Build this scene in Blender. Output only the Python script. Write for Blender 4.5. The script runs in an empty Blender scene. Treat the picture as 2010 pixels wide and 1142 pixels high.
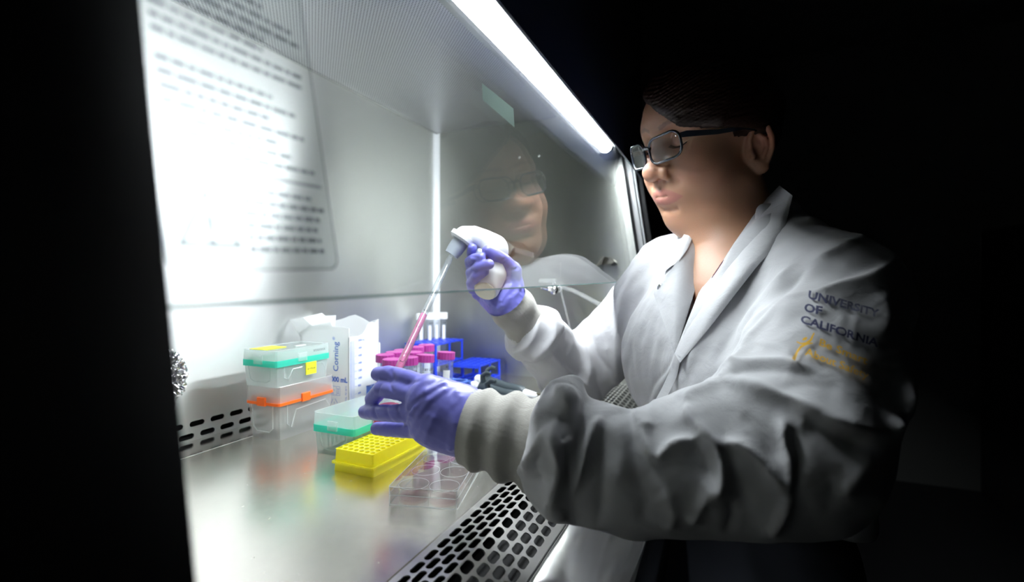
import bpy, bmesh, math, random
import numpy as np
from mathutils import Vector, Matrix
random.seed(7); rng = np.random.default_rng(7)
S = bpy.context.scene; COL = S.collection
PI = math.pi
# ------------------------------------------------------------------ camera
TH = math.radians(23.2); FPX = 980.0
F_ = np.array([math.cos(TH), math.sin(TH), 0.]); R_ = np.array([math.sin(TH), -math.cos(TH), 0.]); Z_ = np.array([0, 0, 1.])
CAM = np.array([0, 0, 1.172]); DECK = 0.92
cd = bpy.data.cameras.new('camera'); co = bpy.data.objects.new('camera', cd); COL.objects.link(co)
co.location = CAM; co.rotation_euler = (PI/2, 0, TH - PI/2)
cd.lens = FPX/2010*36; cd.sensor_width = 36; cd.sensor_fit = 'HORIZONTAL'; cd.shift_y = -18/2010
cd.clip_start = 0.01; cd.clip_end = 30
cd.dof.use_dof = True; cd.dof.focus_distance = 0.63; cd.dof.aperture_fstop = 3.6
S.camera = co
# ------------------------------------------------------------------ world, light, exposure
w = bpy.data.worlds.new('world'); S.world = w; w.use_nodes = True
w.node_tree.nodes['Background'].inputs[0].default_value = (0.5, 0.6, 1, 1)
w.node_tree.nodes['Background'].inputs[1].default_value = 0.0006
S.view_settings.view_transform = 'Standard'; S.view_settings.look = 'None'; S.view_settings.gamma = 1
S.view_settings.use_curve_mapping = False
S.view_settings.exposure = 0.0
LAMP = 136.0                      # radiance of the cabinet's fluorescent tube
# ------------------------------------------------------------------ measuring helpers (pixel -> point on a known plane of the place)
def dr(u, v): return F_ + (u-1005)/FPX*R_ + (553-v)/FPX*Z_
def P(u, v, D): return CAM + dr(u, v)*D
def PZ(u, v, z=DECK): q = dr(u, v); return CAM + q*((z-CAM[2])/q[2])
def PY(u, v, y): q = dr(u, v); return CAM + q*(y/q[1])
def PX(u, v, x): q = dr(u, v); return CAM + q*(x/q[0])
# ------------------------------------------------------------------ object helpers
def thing(name, label, cat, loc=(0,0,0), rz=0, group=None, mat=None):
    o = bpy.data.objects.new(name, None); COL.objects.link(o); o.empty_display_size = .02
    o.location = loc; o.rotation_euler = (0, 0, rz)
    if mat is not None: o.matrix_world = mat
    o['label'] = label; o['category'] = cat
    if group: o['group'] = group
    return o
def tag(o, label, cat, group=None):
    o['label'] = label; o['category'] = cat
    if group: o['group'] = group
    return o
class MB:
    def __init__(s): s.v = []; s.f = []
    def add(s, v, f, M=None):
        n = len(s.v)
        for p in v:
            p = Vector(p)
            if M is not None: p = M @ p
            s.v.append(tuple(p))
        s.f += [tuple(i+n for i in q) for q in f]; return s
    def box(s, x0, y0, z0, x1, y1, z1, M=None):
        v = [(x0,y0,z0),(x1,y0,z0),(x1,y1,z0),(x0,y1,z0),(x0,y0,z1),(x1,y0,z1),(x1,y1,z1),(x0,y1,z1)]
        return s.add(v, [(0,3,2,1),(4,5,6,7),(0,1,5,4),(1,2,6,5),(2,3,7,6),(3,0,4,7)], M)
    def lathe(s, prof, n=24, M=None, cap=True):
        v = []; f = []
        for r, z in prof:
            for i in range(n): a = 2*PI*i/n; v.append((r*math.cos(a), r*math.sin(a), z))
        for k in range(len(prof)-1):
            for i in range(n): j = (i+1) % n; f.append((k*n+i, k*n+j, (k+1)*n+j, (k+1)*n+i))
        if cap: f.append(tuple(range(n-1, -1, -1))); f.append(tuple((len(prof)-1)*n+i for i in range(n)))
        return s.add(v, f, M)
    def tube(s, pts, r, n=10, cap=True):
        pts = [Vector(p) for p in pts]; rs = r if hasattr(r, '__len__') else [r]*len(pts)
        v = []; f = []; up = None
        for k, p in enumerate(pts):
            t = (pts[min(k+1, len(pts)-1)] - pts[max(k-1, 0)]).normalized()
            if up is None: up = t.orthogonal().normalized()
            up = (up - t*up.dot(t)).normalized(); b = t.cross(up)
            for i in range(n):
                a = 2*PI*i/n; v.append(p + (up*math.cos(a) + b*math.sin(a))*rs[k])
        for k in range(len(pts)-1):
            for i in range(n): j = (i+1) % n; f.append((k*n+i, k*n+j, (k+1)*n+j, (k+1)*n+i))
        if cap: f.append(tuple(range(n-1, -1, -1))); f.append(tuple((len(pts)-1)*n+i for i in range(n)))
        return s.add(v, f)
    def prism(s, poly, z0, z1, M=None):
        n = len(poly); v = [(x, y, z0) for x, y in poly] + [(x, y, z1) for x, y in poly]
        f = [tuple(range(n-1, -1, -1)), tuple(range(n, 2*n))] + [(i, (i+1) % n, (i+1) % n+n, i+n) for i in range(n)]
        return s.add(v, f, M)
    def build(s, name, mat, parent=None, bevel=0, seg=2, smooth=None, M=None):
        me = bpy.data.meshes.new(name); me.from_pydata(s.v, [], s.f)
        return finish(me, name, mat, parent, bevel, seg, smooth, M)
def finish(me, name, mat, parent=None, bevel=0, seg=2, smooth=None, M=None):
    if bevel:
        bm = bmesh.new(); bm.from_mesh(me)
        bmesh.ops.remove_doubles(bm, verts=bm.verts, dist=1e-6)
        ed = [e for e in bm.edges if len(e.link_faces) == 2 and e.calc_face_angle(0) > .6]
        bmesh.ops.bevel(bm, geom=ed, offset=bevel, segments=seg, profile=.5, affect='EDGES', clamp_overlap=True)
        bm.to_mesh(me); bm.free()
    me.update()
    if smooth is not None or bevel:
        me.polygons.foreach_set('use_smooth', [True]*len(me.polygons)); me.set_sharp_from_angle(angle=smooth or .6)
    o = bpy.data.objects.new(name, me); COL.objects.link(o)
    if mat: me.materials.append(mat)
    if parent: o.parent = parent
    if M is not None: o.matrix_local = M
    return o
def frame(o, x, y=None, z=None):
    x = Vector(x).normalized()
    if z is not None: z = Vector(z); z = (z - x*z.dot(x)).normalized(); y = z.cross(x)
    else: y = Vector(y); y = (y - x*y.dot(x)).normalized(); z = x.cross(y)
    return Matrix(((x[0],y[0],z[0],o[0]),(x[1],y[1],z[1],o[1]),(x[2],y[2],z[2],o[2]),(0,0,0,1)))
def zframe(o, z, x=(1, 0, 0)):          # local z along z
    z = Vector(z).normalized(); x = Vector(x); x = (x - z*x.dot(z))
    if x.length < 1e-4: x = z.orthogonal()
    x.normalize(); y = z.cross(x)
    return Matrix(((x[0],y[0],z[0],o[0]),(x[1],y[1],z[1],o[1]),(x[2],y[2],z[2],o[2]),(0,0,0,1)))
def rrect(x0, y0, x1, y1, r, n=4):
    out = []
    for cx, cy, a0 in ((x1-r, y1-r, 0), (x0+r, y1-r, PI/2), (x0+r, y0+r, PI), (x1-r, y0+r, 1.5*PI)):
        for i in range(n+1): a = a0 + PI/2*i/n; out.append((cx+r*math.cos(a), cy+r*math.sin(a)))
    return out
def text_mesh(txt, size, align='LEFT', bold=0.0, extrude=0.0, spacing=1.0, shear=0.0):
    c = bpy.data.curves.new('t', 'FONT'); c.body = txt; c.size = size; c.align_x = align; c.offset = bold; c.extrude = extrude
    c.space_character = spacing; c.shear = shear; c.resolution_u = 3
    o = bpy.data.objects.new('t', c); COL.objects.link(o)
    dg = bpy.context.evaluated_depsgraph_get(); dg.update()
    me = bpy.data.meshes.new_from_object(o.evaluated_get(dg))
    bpy.data.objects.remove(o); bpy.data.curves.remove(c)
    v = [tuple(q.co) for q in me.vertices]; f = [tuple(p.vertices) for p in me.polygons]
    bpy.data.meshes.remove(me); return v, f
# plate with slots: rows of stadium holes, staggered; local x along slots, y across, real holes and thickness
def slot_plate(mb, L, rows, pitch, slotlen, sloth, fn, th=.0015, n=5, x_off=0.0):
    """rows: list of (y0,y1); fn(x,y)->(point, normal) maps the sheet into space"""
    for ri, (y0, y1) in enumerate(rows):
        yc = (y0+y1)/2; off = (pitch/2 if ri % 2 else 0) + x_off
        cells = []; x = off - pitch
        while x < L:
            a, b = max(0, x), min(L, x+pitch)
            if b-a > 1e-5: cells.append((a, b, x+pitch/2, a == x and b == x+pitch))
            x += pitch
        for a, b, xc, whole in cells:
            hl = slotlen/2; hh = min(sloth, (y1-y0)*.8)/2
            lo, hi = max(a+.0008, xc-hl), min(b-.0008, xc+hl)
            outer = [(a,y0),(b,y0),(b,y1),(a,y1)]
            if hi-lo < 2.2*hh:
                vs = [fn(*p) for p in outer]; pts = [p for p, _ in vs] + [p-nn*th for p, nn in vs]
                mb.add(pts, [(0,1,2,3),(7,6,5,4)]); continue
            hole = []
            for i in range(n+1): t = -PI/2 + PI*i/n; hole.append((hi-hh+hh*math.cos(t), yc+hh*math.sin(t)))
            for i in range(n+1): t = PI/2 + PI*i/n; hole.append((lo+hh+hh*math.cos(t), yc+hh*math.sin(t)))
            m = len(hole); o4 = [outer[1], outer[2], outer[3], outer[0]]
            top = [fn(*p) for p in o4+hole]
            V = [p for p, _ in top] + [p-nn*th for p, nn in top]; k = len(top); f = []
            # outer corners: 0=(b,y0) 1=(b,y1) 2=(a,y1) 3=(a,y0); hole 0..n right side, n+1..2n+1 left side
            h = lambda i: 4 + i % m
            half = n//2
            for i in range(0, half): f.append((0, h(i+1), h(i)))
            f.append((0, 1, h(half)))
            for i in range(half, n): f.append((1, h(i+1), h(i)))
            f.append((1, 2, h(n+1), h(n)))
            for i in range(n+1, n+1+half): f.append((2, h(i+1), h(i)))
            f.append((2, 3, h(n+1+half)))
            for i in range(n+1+half, 2*n+1): f.append((3, h(i+1), h(i)))
            f.append((3, 0, h(0), h(2*n+1)))
            F2 = f + [tuple(k+q for q in reversed(t)) for t in f]
            for i in range(m): F2.append((h(i), h(i+1), k+h(i+1), k+h(i)))
            mb.add(V, F2)
# ------------------------------------------------------------------ materials
def newmat(name):
    m = bpy.data.materials.new(name); m.use_nodes = True; nt = m.node_tree; nt.nodes.clear()
    out = nt.nodes.new('ShaderNodeOutputMaterial'); return m, nt, out
def nd(nt, typ, **kw):
    n = nt.nodes.new(typ)
    for k, v in kw.items(): setattr(n, k, v)
    return n
def pbr(name, col, rough=.5, metal=0., bump=0., bscale=200., bdim=None, cvar=0., sss=0., coat=0., trans=0., spec=.5, aniso=0., sheen=0., vcol=False, emit=None, bstretch=(1,1,1), subr=.01):
    m, nt, out = newmat(name); b = nd(nt, 'ShaderNodeBsdfPrincipled'); nt.links.new(b.outputs[0], out.inputs[0])
    I = b.inputs; I['Base Color'].default_value = (*col, 1); I['Roughness'].default_value = rough; I['Metallic'].default_value = metal
    I['Coat Weight'].default_value = coat; I['Transmission Weight'].default_value = trans; I['Specular IOR Level'].default_value = spec
    I['Anisotropic'].default_value = aniso; I['Sheen Weight'].default_value = sheen
    if sss: I['Subsurface Weight'].default_value = sss; I['Subsurface Radius'].default_value = (1, .35, .2); I['Subsurface Scale'].default_value = subr
    tc = nd(nt, 'ShaderNodeTexCoord')
    mp = nd(nt, 'ShaderNodeMapping'); mp.inputs['Scale'].default_value = bstretch; nt.links.new(tc.outputs['Object'], mp.inputs[0])
    src = None
    if vcol:
        a = nd(nt, 'ShaderNodeVertexColor', layer_name='Col'); src = a.outputs[0]; nt.links.new(src, I['Base Color'])
    if cvar:
        n = nd(nt, 'ShaderNodeTexNoise'); n.inputs['Scale'].default_value = bscale*.13; n.inputs['Detail'].default_value = 4
        nt.links.new(mp.outputs[0], n.inputs['Vector'])
        r = nd(nt, 'ShaderNodeMapRange'); r.inputs[3].default_value = 1-cvar; r.inputs[4].default_value = 1+cvar*.3
        nt.links.new(n.outputs[0], r.inputs[0])
        mx = nd(nt, 'ShaderNodeMix', data_type='RGBA', blend_type='MULTIPLY'); mx.inputs[0].default_value = 1
        if src: nt.links.new(src, mx.inputs[6])
        else: mx.inputs[6].default_value = (*col, 1)
        nt.links.new(r.outputs[0], mx.inputs[7]); nt.links.new(mx.outputs[2], I['Base Color'])
    if bump:
        n = nd(nt, 'ShaderNodeTexNoise'); n.inputs['Scale'].default_value = bscale; n.inputs['Detail'].default_value = 3
        nt.links.new(mp.outputs[0], n.inputs['Vector'])
        bp = nd(nt, 'ShaderNodeBump'); bp.inputs['Strength'].default_value = bump; bp.inputs['Distance'].default_value = .001
        nt.links.new(n.outputs[0], bp.inputs['Height']); nt.links.new(bp.outputs[0], I['Normal'])
    if emit: I['Emission Color'].default_value = (*emit[0], 1); I['Emission Strength'].default_value = emit[1]
    return m
def clear(name, tint=(1,1,1), haze=0., hcol=(.8,.85,.85), rough=0.02, refl=1.0, transl=.5):
    """thin clear plastic or glass sheet: Schlick mirror over a tinted see-through, plus a little milky scatter"""
    m, nt, out = newmat(name)
    g = nd(nt, 'ShaderNodeNewGeometry'); dt = nd(nt, 'ShaderNodeVectorMath', operation='DOT_PRODUCT')
    nt.links.new(g.outputs['Normal'], dt.inputs[0]); nt.links.new(g.outputs['Incoming'], dt.inputs[1])
    ab = nd(nt, 'ShaderNodeMath', operation='ABSOLUTE'); nt.links.new(dt.outputs['Value'], ab.inputs[0])
    s1 = nd(nt, 'ShaderNodeMath', operation='SUBTRACT'); s1.inputs[0].default_value = 1; nt.links.new(ab.outputs[0], s1.inputs[1])
    pw = nd(nt, 'ShaderNodeMath', operation='POWER'); pw.inputs[1].default_value = 5; nt.links.new(s1.outputs[0], pw.inputs[0])
    ma = nd(nt, 'ShaderNodeMath', operation='MULTIPLY_ADD'); ma.inputs[1].default_value = .96*refl; ma.inputs[2].default_value = .04*refl; nt.links.new(pw.outputs[0], ma.inputs[0])
    tr = nd(nt, 'ShaderNodeBsdfTransparent'); tr.inputs[0].default_value = (*tint, 1)
    gl = nd(nt, 'ShaderNodeBsdfGlossy'); gl.inputs['Roughness'].default_value = rough
    body = tr.outputs[0]
    if haze:
        df = nd(nt, 'ShaderNodeBsdfDiffuse'); df.inputs[0].default_value = (*hcol, 1)
        tl = nd(nt, 'ShaderNodeBsdfTranslucent'); tl.inputs[0].default_value = (*hcol, 1)
        m1 = nd(nt, 'ShaderNodeMixShader'); m1.inputs[0].default_value = transl; nt.links.new(df.outputs[0], m1.inputs[1]); nt.links.new(tl.outputs[0], m1.inputs[2])
        m2 = nd(nt, 'ShaderNodeMixShader'); m2.inputs[0].default_value = haze; nt.links.new(tr.outputs[0], m2.inputs[1]); nt.links.new(m1.outputs[0], m2.inputs[2]); body = m2.outputs[0]
    mx = nd(nt, 'ShaderNodeMixShader'); nt.links.new(ma.outputs[0], mx.inputs[0]); nt.links.new(body, mx.inputs[1]); nt.links.new(gl.outputs[0], mx.inputs[2])
    nt.links.new(mx.outputs[0], out.inputs[0]); return m
def steel(name, col=(.72,.72,.70), rough=.3, aniso=.8, tan=(1,0,0), grain=(2,200,200), bump=.05, wave=.0, perf=None, dirt=0.):
    """brushed stainless: smears reflections across the grain"""
    m, nt, out = newmat(name); b = nd(nt, 'ShaderNodeBsdfPrincipled'); nt.links.new(b.outputs[0], out.inputs[0]); I = b.inputs
    I['Base Color'].default_value = (*col, 1); I['Metallic'].default_value = 1; I['Roughness'].default_value = rough; I['Anisotropic'].default_value = aniso
    tc = nd(nt, 'ShaderNodeTexCoord'); tv = nd(nt, 'ShaderNodeCombineXYZ')
    for i in range(3): tv.inputs[i].default_value = tan[i]
    nt.links.new(tv.outputs[0], I['Tangent'])
    mp = nd(nt, 'ShaderNodeMapping'); mp.inputs['Scale'].default_value = grain; nt.links.new(tc.outputs['Object'], mp.inputs[0])
    n = nd(nt, 'ShaderNodeTexNoise'); n.inputs['Scale'].default_value = 4; n.inputs['Detail'].default_value = 5; nt.links.new(mp.outputs[0], n.inputs['Vector'])
    rr = nd(nt, 'ShaderNodeMapRange'); rr.inputs[3].default_value = rough*.8; rr.inputs[4].default_value = rough*1.2; nt.links.new(n.outputs[0], rr.inputs[0]); nt.links.new(rr.outputs[0], I['Roughness'])
    h = n.outputs[0]; bs = bump
    bp = nd(nt, 'ShaderNodeBump'); bp.inputs['Strength'].default_value = bs; bp.inputs['Distance'].default_value = .0006; nt.links.new(h, bp.inputs['Height']); last = bp
    if wave:
        n2 = nd(nt, 'ShaderNodeTexNoise'); n2.inputs['Scale'].default_value = 5; n2.inputs['Detail'].default_value = 1; nt.links.new(tc.outputs['Object'], n2.inputs['Vector'])
        b2 = nd(nt, 'ShaderNodeBump'); b2.inputs['Strength'].default_value = wave; b2.inputs['Distance'].default_value = .01; nt.links.new(n2.outputs[0], b2.inputs['Height']); nt.links.new(bp.outputs[0], b2.inputs['Normal']); last = b2
    nt.links.new(last.outputs[0], I['Normal'])
    if dirt:
        n3 = nd(nt, 'ShaderNodeTexNoise'); n3.inputs['Scale'].default_value = 9; n3.inputs['Detail'].default_value = 6; nt.links.new(tc.outputs['Object'], n3.inputs['Vector'])
        r3 = nd(nt, 'ShaderNodeMapRange'); r3.inputs[1].default_value = .35; r3.inputs[2].default_value = .7; r3.inputs[3].default_value = 1; r3.inputs[4].default_value = 1-dirt; nt.links.new(n3.outputs[0], r3.inputs[0])
        mx = nd(nt, 'ShaderNodeMix', data_type='RGBA', blend_type='MULTIPLY'); mx.inputs[0].default_value = 1; mx.inputs[6].default_value = (*col, 1); nt.links.new(r3.outputs[0], mx.inputs[7]); nt.links.new(mx.outputs[2], I['Base Color'])
    if perf:   # perforated sheet seen as a fine dot screen (holes under a pixel or two)
        vo = nd(nt, 'ShaderNodeTexVoronoi'); vo.inputs['Randomness'].default_value = 0; mp2 = nd(nt, 'ShaderNodeMapping'); mp2.inputs['Scale'].default_value = perf; mp2.inputs['Rotation'].default_value = (0, 0, PI/4)
        nt.links.new(tc.outputs['Object'], mp2.inputs[0]); nt.links.new(mp2.outputs[0], vo.inputs['Vector']); vo.inputs['Scale'].default_value = 1
        r = nd(nt, 'ShaderNodeMapRange'); r.inputs[1].default_value = .26; r.inputs[2].default_value = .36; r.inputs[3].default_value = .45; r.inputs[4].default_value = 1; nt.links.new(vo.outputs[0], r.inputs[0])
        mx = nd(nt, 'ShaderNodeMix', data_type='RGBA', blend_type='MULTIPLY'); mx.inputs[0].default_value = 1; mx.inputs[6].default_value = (*col, 1); nt.links.new(r.outputs[0], mx.inputs[7]); nt.links.new(mx.outputs[2], I['Base Color'])
    return m
M = {}
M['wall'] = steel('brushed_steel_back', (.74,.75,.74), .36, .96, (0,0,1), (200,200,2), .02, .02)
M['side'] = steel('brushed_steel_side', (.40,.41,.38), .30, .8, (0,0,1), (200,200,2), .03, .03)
M['deck'] = steel('satin_steel_deck', (.84,.81,.74), .25, .0, (1,0,0), (30,30,30), .03, .0, dirt=.06)
M['ceil'] = steel('perforated_steel', (.74,.75,.76), .40, 0, (1,0,0), (30,30,30), .02, 0, perf=(210,210,0.01))
M['polished'] = steel('polished_steel', (.78,.78,.77), .14, 0, (1,0,0), (20,20,20), .02)
M['grille'] = steel('steel_grille', (.70,.69,.66), .32, 0, (1,0,0), (30,30,30), .02)
M['rail'] = steel('dark_steel_rail', (.34,.34,.33), .16, 0, (1,0,0), (20,20,20), .02)  # base colour set low to dim what the rail mirrors
M['chrome'] = pbr('chrome', (.8,.8,.8), .07, 1)
M['white_enamel'] = pbr('white_enamel', (.85,.87,.88), .35, coat=.2)
M['housing'] = pbr('dark_blue_housing', (.012,.018,.045), .38, coat=.2)
M['black'] = pbr('black_plastic', (.008,.008,.010), .5)
M['cavity'] = pbr('dark_plenum', (.004,.004,.004), .9)
M['glass'] = clear('sash_glass', (.985,.995,.99), refl=1.05, rough=.0)
M['glass_edge'] = pbr('green_glass_edge', (.32,.62,.55), .15, trans=.3, spec=.6)
M['lampglass'] = pbr('lit_fluorescent_glass', (.9,.9,.9), .4, emit=((.90,.96,1), LAMP))
M['ink'] = clear('black_label_ink', (.50,.52,.56), .35, (.02,.02,.03), .5, .3)
M['sticker'] = clear('clear_sticker', (.97,.99,.98), .10, (.75,.8,.8))
M['green_sticker'] = clear('green_white_sticker', (.8,.95,.9), .55, (.62,.82,.74))
# ================================================================== the dark laboratory
def struct(name, mb, mat): o = mb.build(name, mat); o['kind'] = 'structure'; return o
M['room'] = pbr('dim_wall_paint', (.22,.22,.21), .8, bump=.1, bscale=60)
M['floor'] = pbr('dark_vinyl_floor', (.06,.06,.065), .45, cvar=.2, bscale=60)
struct('floor', MB().box(-2.2,-2.6,-.1, 3.6,1.6,0), M['floor'])
struct('ceiling', MB().box(-2.2,-2.6,2.6, 3.6,1.6,2.7), M['room'])
struct('wall_back', MB().box(-2.2,1.6,-.1, 3.6,1.7,2.7), M['room'])
struct('wall_right', MB().box(3.6,-2.6,-.1, 3.7,1.6,2.7), M['room'])
struct('wall_front', MB().box(-2.2,-2.7,-.1, 3.6,-2.6,2.7), M['room'])
struct('wall_left', MB().box(-2.3,-2.6,-.1, -2.2,1.6,2.7), M['room'])
cup = thing('wall_cupboard', 'dark cupboard standing in the unlit background at the far right', 'cupboard', (3.28,-1.75,0))
MB().box(-.25,-.45,0,.30,.45,1.45).build('cupboard_body', pbr('dark_cupboard', (.05,.05,.055), .6), cup, bevel=.01)
for y in (-.225, .225):
    dv = MB().box(-.268,y-.215,.05,-.25,y+.215,1.42).build('cupboard_door', pbr('dark_cupboard_door', (.08,.08,.085), .6), cup, bevel=.004)
    MB().tube([(-.285,y*.25,.75),(-.285,y*.25,.90)], .006, 8).build('handle', M['chrome'], dv, smooth=.7)
pq = MB().tube([(3.55,-1.55,1.72),(3.20,-1.62,1.70),(3.05,-1.72,1.68),(3.02,-1.86,1.68)], .045, 16).build('vent_pipe', M['white_enamel'], smooth=.7); tag(pq, 'pale bent pipe barely visible above the dark cupboard at far right', 'pipe')
# ================================================================== the safety cabinet
XL, XR, YB, ZC = .07, 1.24, .77, 1.60
cab = thing('safety_cabinet', 'steel biosafety cabinet with sloping glass sash and lit stainless interior', 'cabinet', (.65,.4,0))
CI = Matrix.Translation((-.65,-.4,0))
def cpart(name, mb, mat, **k): return mb.build(name, mat, cab, M=CI, **k)
def gy(z): return .187 + .15*(z-1.172)           # plane of the glass
# back wall with two rows of slots near its foot
mb = MB(); ZS0, ZS1 = .925, .960
fn = lambda x, y: (Vector((XL+x, YB, y)), Vector((0,-1,0)))
slot_plate(mb, XR-XL, [(.9215,.9395),(.9395,.9575)], .0345, .0245, .0085, fn, .0015, 6, .012)
mb.box(XL, YB, .9575, XR, YB+.002, ZC)
# the fine joint under the slot strip
cpart('back_panel', mb, M['wall'])
cpart('exhaust_slot_cavity', MB().box(XL,YB+.03,.90,XR,YB+.035,.99), M['cavity'])
mb = MB()
mb.add([(XL,.712,DECK+.0005),(XR,.712,DECK+.0005),(XR,YB,.9225),(XL,YB,.9225),(XL,.712,DECK-.004),(XR,.712,DECK-.004),(XR,YB,DECK-.004),(XL,YB,DECK-.004)],
       [(0,1,2,3),(7,6,5,4),(0,4,5,1),(1,5,6,2),(2,6,7,3),(3,7,4,0)])
cpart('cove_strip', mb, M['polished'])
# right side panel (seen), left side panel, both cut along the sloping sash
def side_poly(): return [(gy(1.0)-.01, .86),(YB,.86),(YB,ZC),(.40,ZC),(.255,1.50),(gy(1.5)+.004,1.495),(gy(1.172)+.004,1.172),(gy(1.)-.01,1.0)]
def side(x0, x1, mat, name):
    pl = side_poly(); n = len(pl); v = [(x0,y,z) for y, z in pl] + [(x1,y,z) for y, z in pl]
    f = [tuple(range(n)), tuple(range(2*n-1, n-1, -1))] + [(i, i+n, (i+1) % n+n, (i+1) % n) for i in range(n)]
    return cpart(name, MB().add(v, f), mat)
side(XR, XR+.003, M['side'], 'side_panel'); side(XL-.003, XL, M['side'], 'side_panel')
# perforated ceiling diffuser and the bright edge angle
cpart('ceiling_diffuser', MB().box(XL,.40,ZC,XR,YB,ZC+.004), M['ceil'])
cpart('diffuser_edge', MB().box(XL,YB-.006,ZC-.004,XR,YB,ZC), M['polished'])
# corner coves at the back
mb = MB(); r = .013; n = 8
for k in range(n):
    a0, a1 = PI/2*k/n, PI/2*(k+1)/n
    p = lambda a, z: (XR-r+r*math.sin(a), YB-r+r*math.cos(a), z)
    mb.add([p(a0,.921), p(a1,.921), p(a1,ZC-.001), p(a0,ZC-.001)], [(0,1,2,3)])
mb.box(XR-r-.003, YB-.003, .921, XR-r, YB, ZC-.001)
cpart('corner_cove', mb, M['white_enamel'], smooth=.5)
# deck
cpart('work_surface', MB().box(XL,.262,DECK-.004,XR,.7118,DECK), M['deck'], bevel=.0008, seg=1)
# outer shell
mb = MB(); mb.box(XL-.045,YB+.04,.80,XR+.07,YB+.08,2.05); mb.box(XL-.045,.24,1.93,XR+.07,YB+.08,2.05)
mb.box(XR+.04,.205,.80,XR+.07,YB+.04,1.93); mb.box(XL-.045,.205,.80,XL-.02,YB+.04,1.93); mb.box(XL-.045,.16,.74,XR+.07,YB+.08,.80)
cpart('outer_shell', mb, M['black'])
# upper housing above the sash, leaning with the glass; its low lip is added to shade the operator
def yz_prism(mb, poly, x0, x1):
    n = len(poly); v = [(x0,y,z) for y, z in poly] + [(x1,y,z) for y, z in poly]
    return mb.add(v, [tuple(range(n)), tuple(range(2*n-1, n-1, -1))] + [(i, i+n, (i+1) % n+n, (i+1) % n) for i in range(n)])
mb = yz_prism(MB(), [(.186,1.4235),(.190,1.4235),(.2250,1.4815),(.2335,1.4815),(.262,1.60),(.31,1.93),(.24,2.05),(.20,2.05),(.198,1.60)], XL-.045, XR+.07)
cpart('upper_housing', mb, M['housing'], bevel=.003)
# lamp canopy: slanted white reflector between diffuser and the front lip
XE = 1.158                        # the tube stops short of the end wall; black parts beyond are added for a dark band in reflections
for x0, x1, m1, m2, nm in ((XL, XE, M['side'], M['white_enamel'], 'lamp_reflector'), (XE, XR, M['black'], M['black'], 'dark_band_channel')):
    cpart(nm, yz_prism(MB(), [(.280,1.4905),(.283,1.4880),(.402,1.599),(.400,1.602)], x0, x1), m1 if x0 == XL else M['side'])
    cpart(nm, yz_prism(MB(), [(.2345,1.4845),(.2380,1.4845),(.2400,1.505),(.283,1.505),(.283,1.508),(.236,1.508)], x0, x1), m2)
lp = MB().tube([(XL+.37,.258,1.488),(XE-.004,.258,1.488)], .0150, 20).build('fluorescent_tube', M['lampglass'], cab, M=CI, smooth=.6)
cpart('lamp_end_cap', MB().tube([(XL+.346,.258,1.488),(XL+.37,.258,1.488)], .0155, 16), M['white_enamel'], smooth=.6)
cpart('lamp_end_cap', MB().tube([(XE-.004,.258,1.488),(XE+.022,.258,1.488)], .0152, 16), M['black'], smooth=.6)
cpart('dark_band_block', MB().box(XE+.018,.238,1.474,XR-.002,.279,1.504), M['black'], bevel=.002)
# glass sash
GL0, GL1 = XL+.030, XR-.001
def gpt(x, z, off=0): return Vector((x, gy(z)-off, z-off*.15))
sash = thing('glass_sash', 'sloping clear glass sash covering the upper front of the cabinet', 'window', (0.65, gy(1.172), 1.172))
SI = Matrix.Translation(-sash.location)
zb = lambda x: 1.1615+.0105*x
v = [gpt(GL0,zb(GL0)), gpt(GL1,zb(GL1)), gpt(GL1,1.492), gpt(GL0,1.492)]
v2 = [p+Vector((0,.005,0)) for p in v]
MB().add(v+v2, [(0,1,2,3),(7,6,5,4)]).build('glass_pane', M['glass'], sash, M=SI)
mb = MB(); a, b = gpt(GL0,zb(GL0)-.0008), gpt(GL1,zb(GL1)-.0008); c = Vector((0,.005,0))
mb.add([a,b,b+c,a+c, a+Vector((0,0,.0012)), b+Vector((0,0,.0012)), b+c+Vector((0,0,.0012)), a+c+Vector((0,0,.0012))], [(0,3,2,1),(4,5,6,7),(0,1,5,4),(2,3,7,6)])
mb.build('glass_edge', M['glass_edge'], sash, M=SI)
# warning label on the glass (clear film, printed)
def on_glass(mb, v, f, x, z, mat_rot=0, off=.0006):
    cr, sr = math.cos(mat_rot), math.sin(mat_rot); out = []
    for q in v:
        px, pz = q[0]*cr-q[1]*sr, q[0]*sr+q[1]*cr; out.append(gpt(x+px, z+pz*.989, off))
    mb.add(out, f)
label = MB(); LX0, LX1, LZ0, LZ1 = .1175, .2060, 1.1755, 1.340; ROT = .035
v = [(x, z, 0) for x, z in rrect(0, 0, LX1-LX0, LZ1-LZ0, .006)]
on_glass(label, v, [tuple(range(len(v)))], LX0, LZ0, ROT, .0004)
lab = label.build('warning_label', M['sticker'], sash, M=SI); lab['label'] = 'clear warning label with black print on the glass'
ink = MB()
o_, i_ = rrect(0,0,LX1-LX0,LZ1-LZ0,.006), rrect(.0008,.0008,LX1-LX0-.0008,LZ1-LZ0-.0008,.0055); n = len(o_)
on_glass(ink, [(x,y,0) for x, y in o_+i_], [(i,(i+1)%n,(i+1)%n+n,i+n) for i in range(n)], LX0, LZ0, ROT)
def bar(x0, z0, x1, z1): on_glass(ink, [(x0,z0,0),(x1,z0,0),(x1,z1,0),(x0,z1,0)], [(0,1,2,3)], LX0, LZ0, ROT)
for lz in np.arange(.0085, .039, .0053):           # lower paragraph
    x = .036
    end = .084 - random.random()*.012
    while x < end: wd = random.uniform(.003,.008); bar(x, lz, min(x+wd, end), lz+.0021); x += wd+.0011
bar(.006,.0425,.084,.0440)
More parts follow.
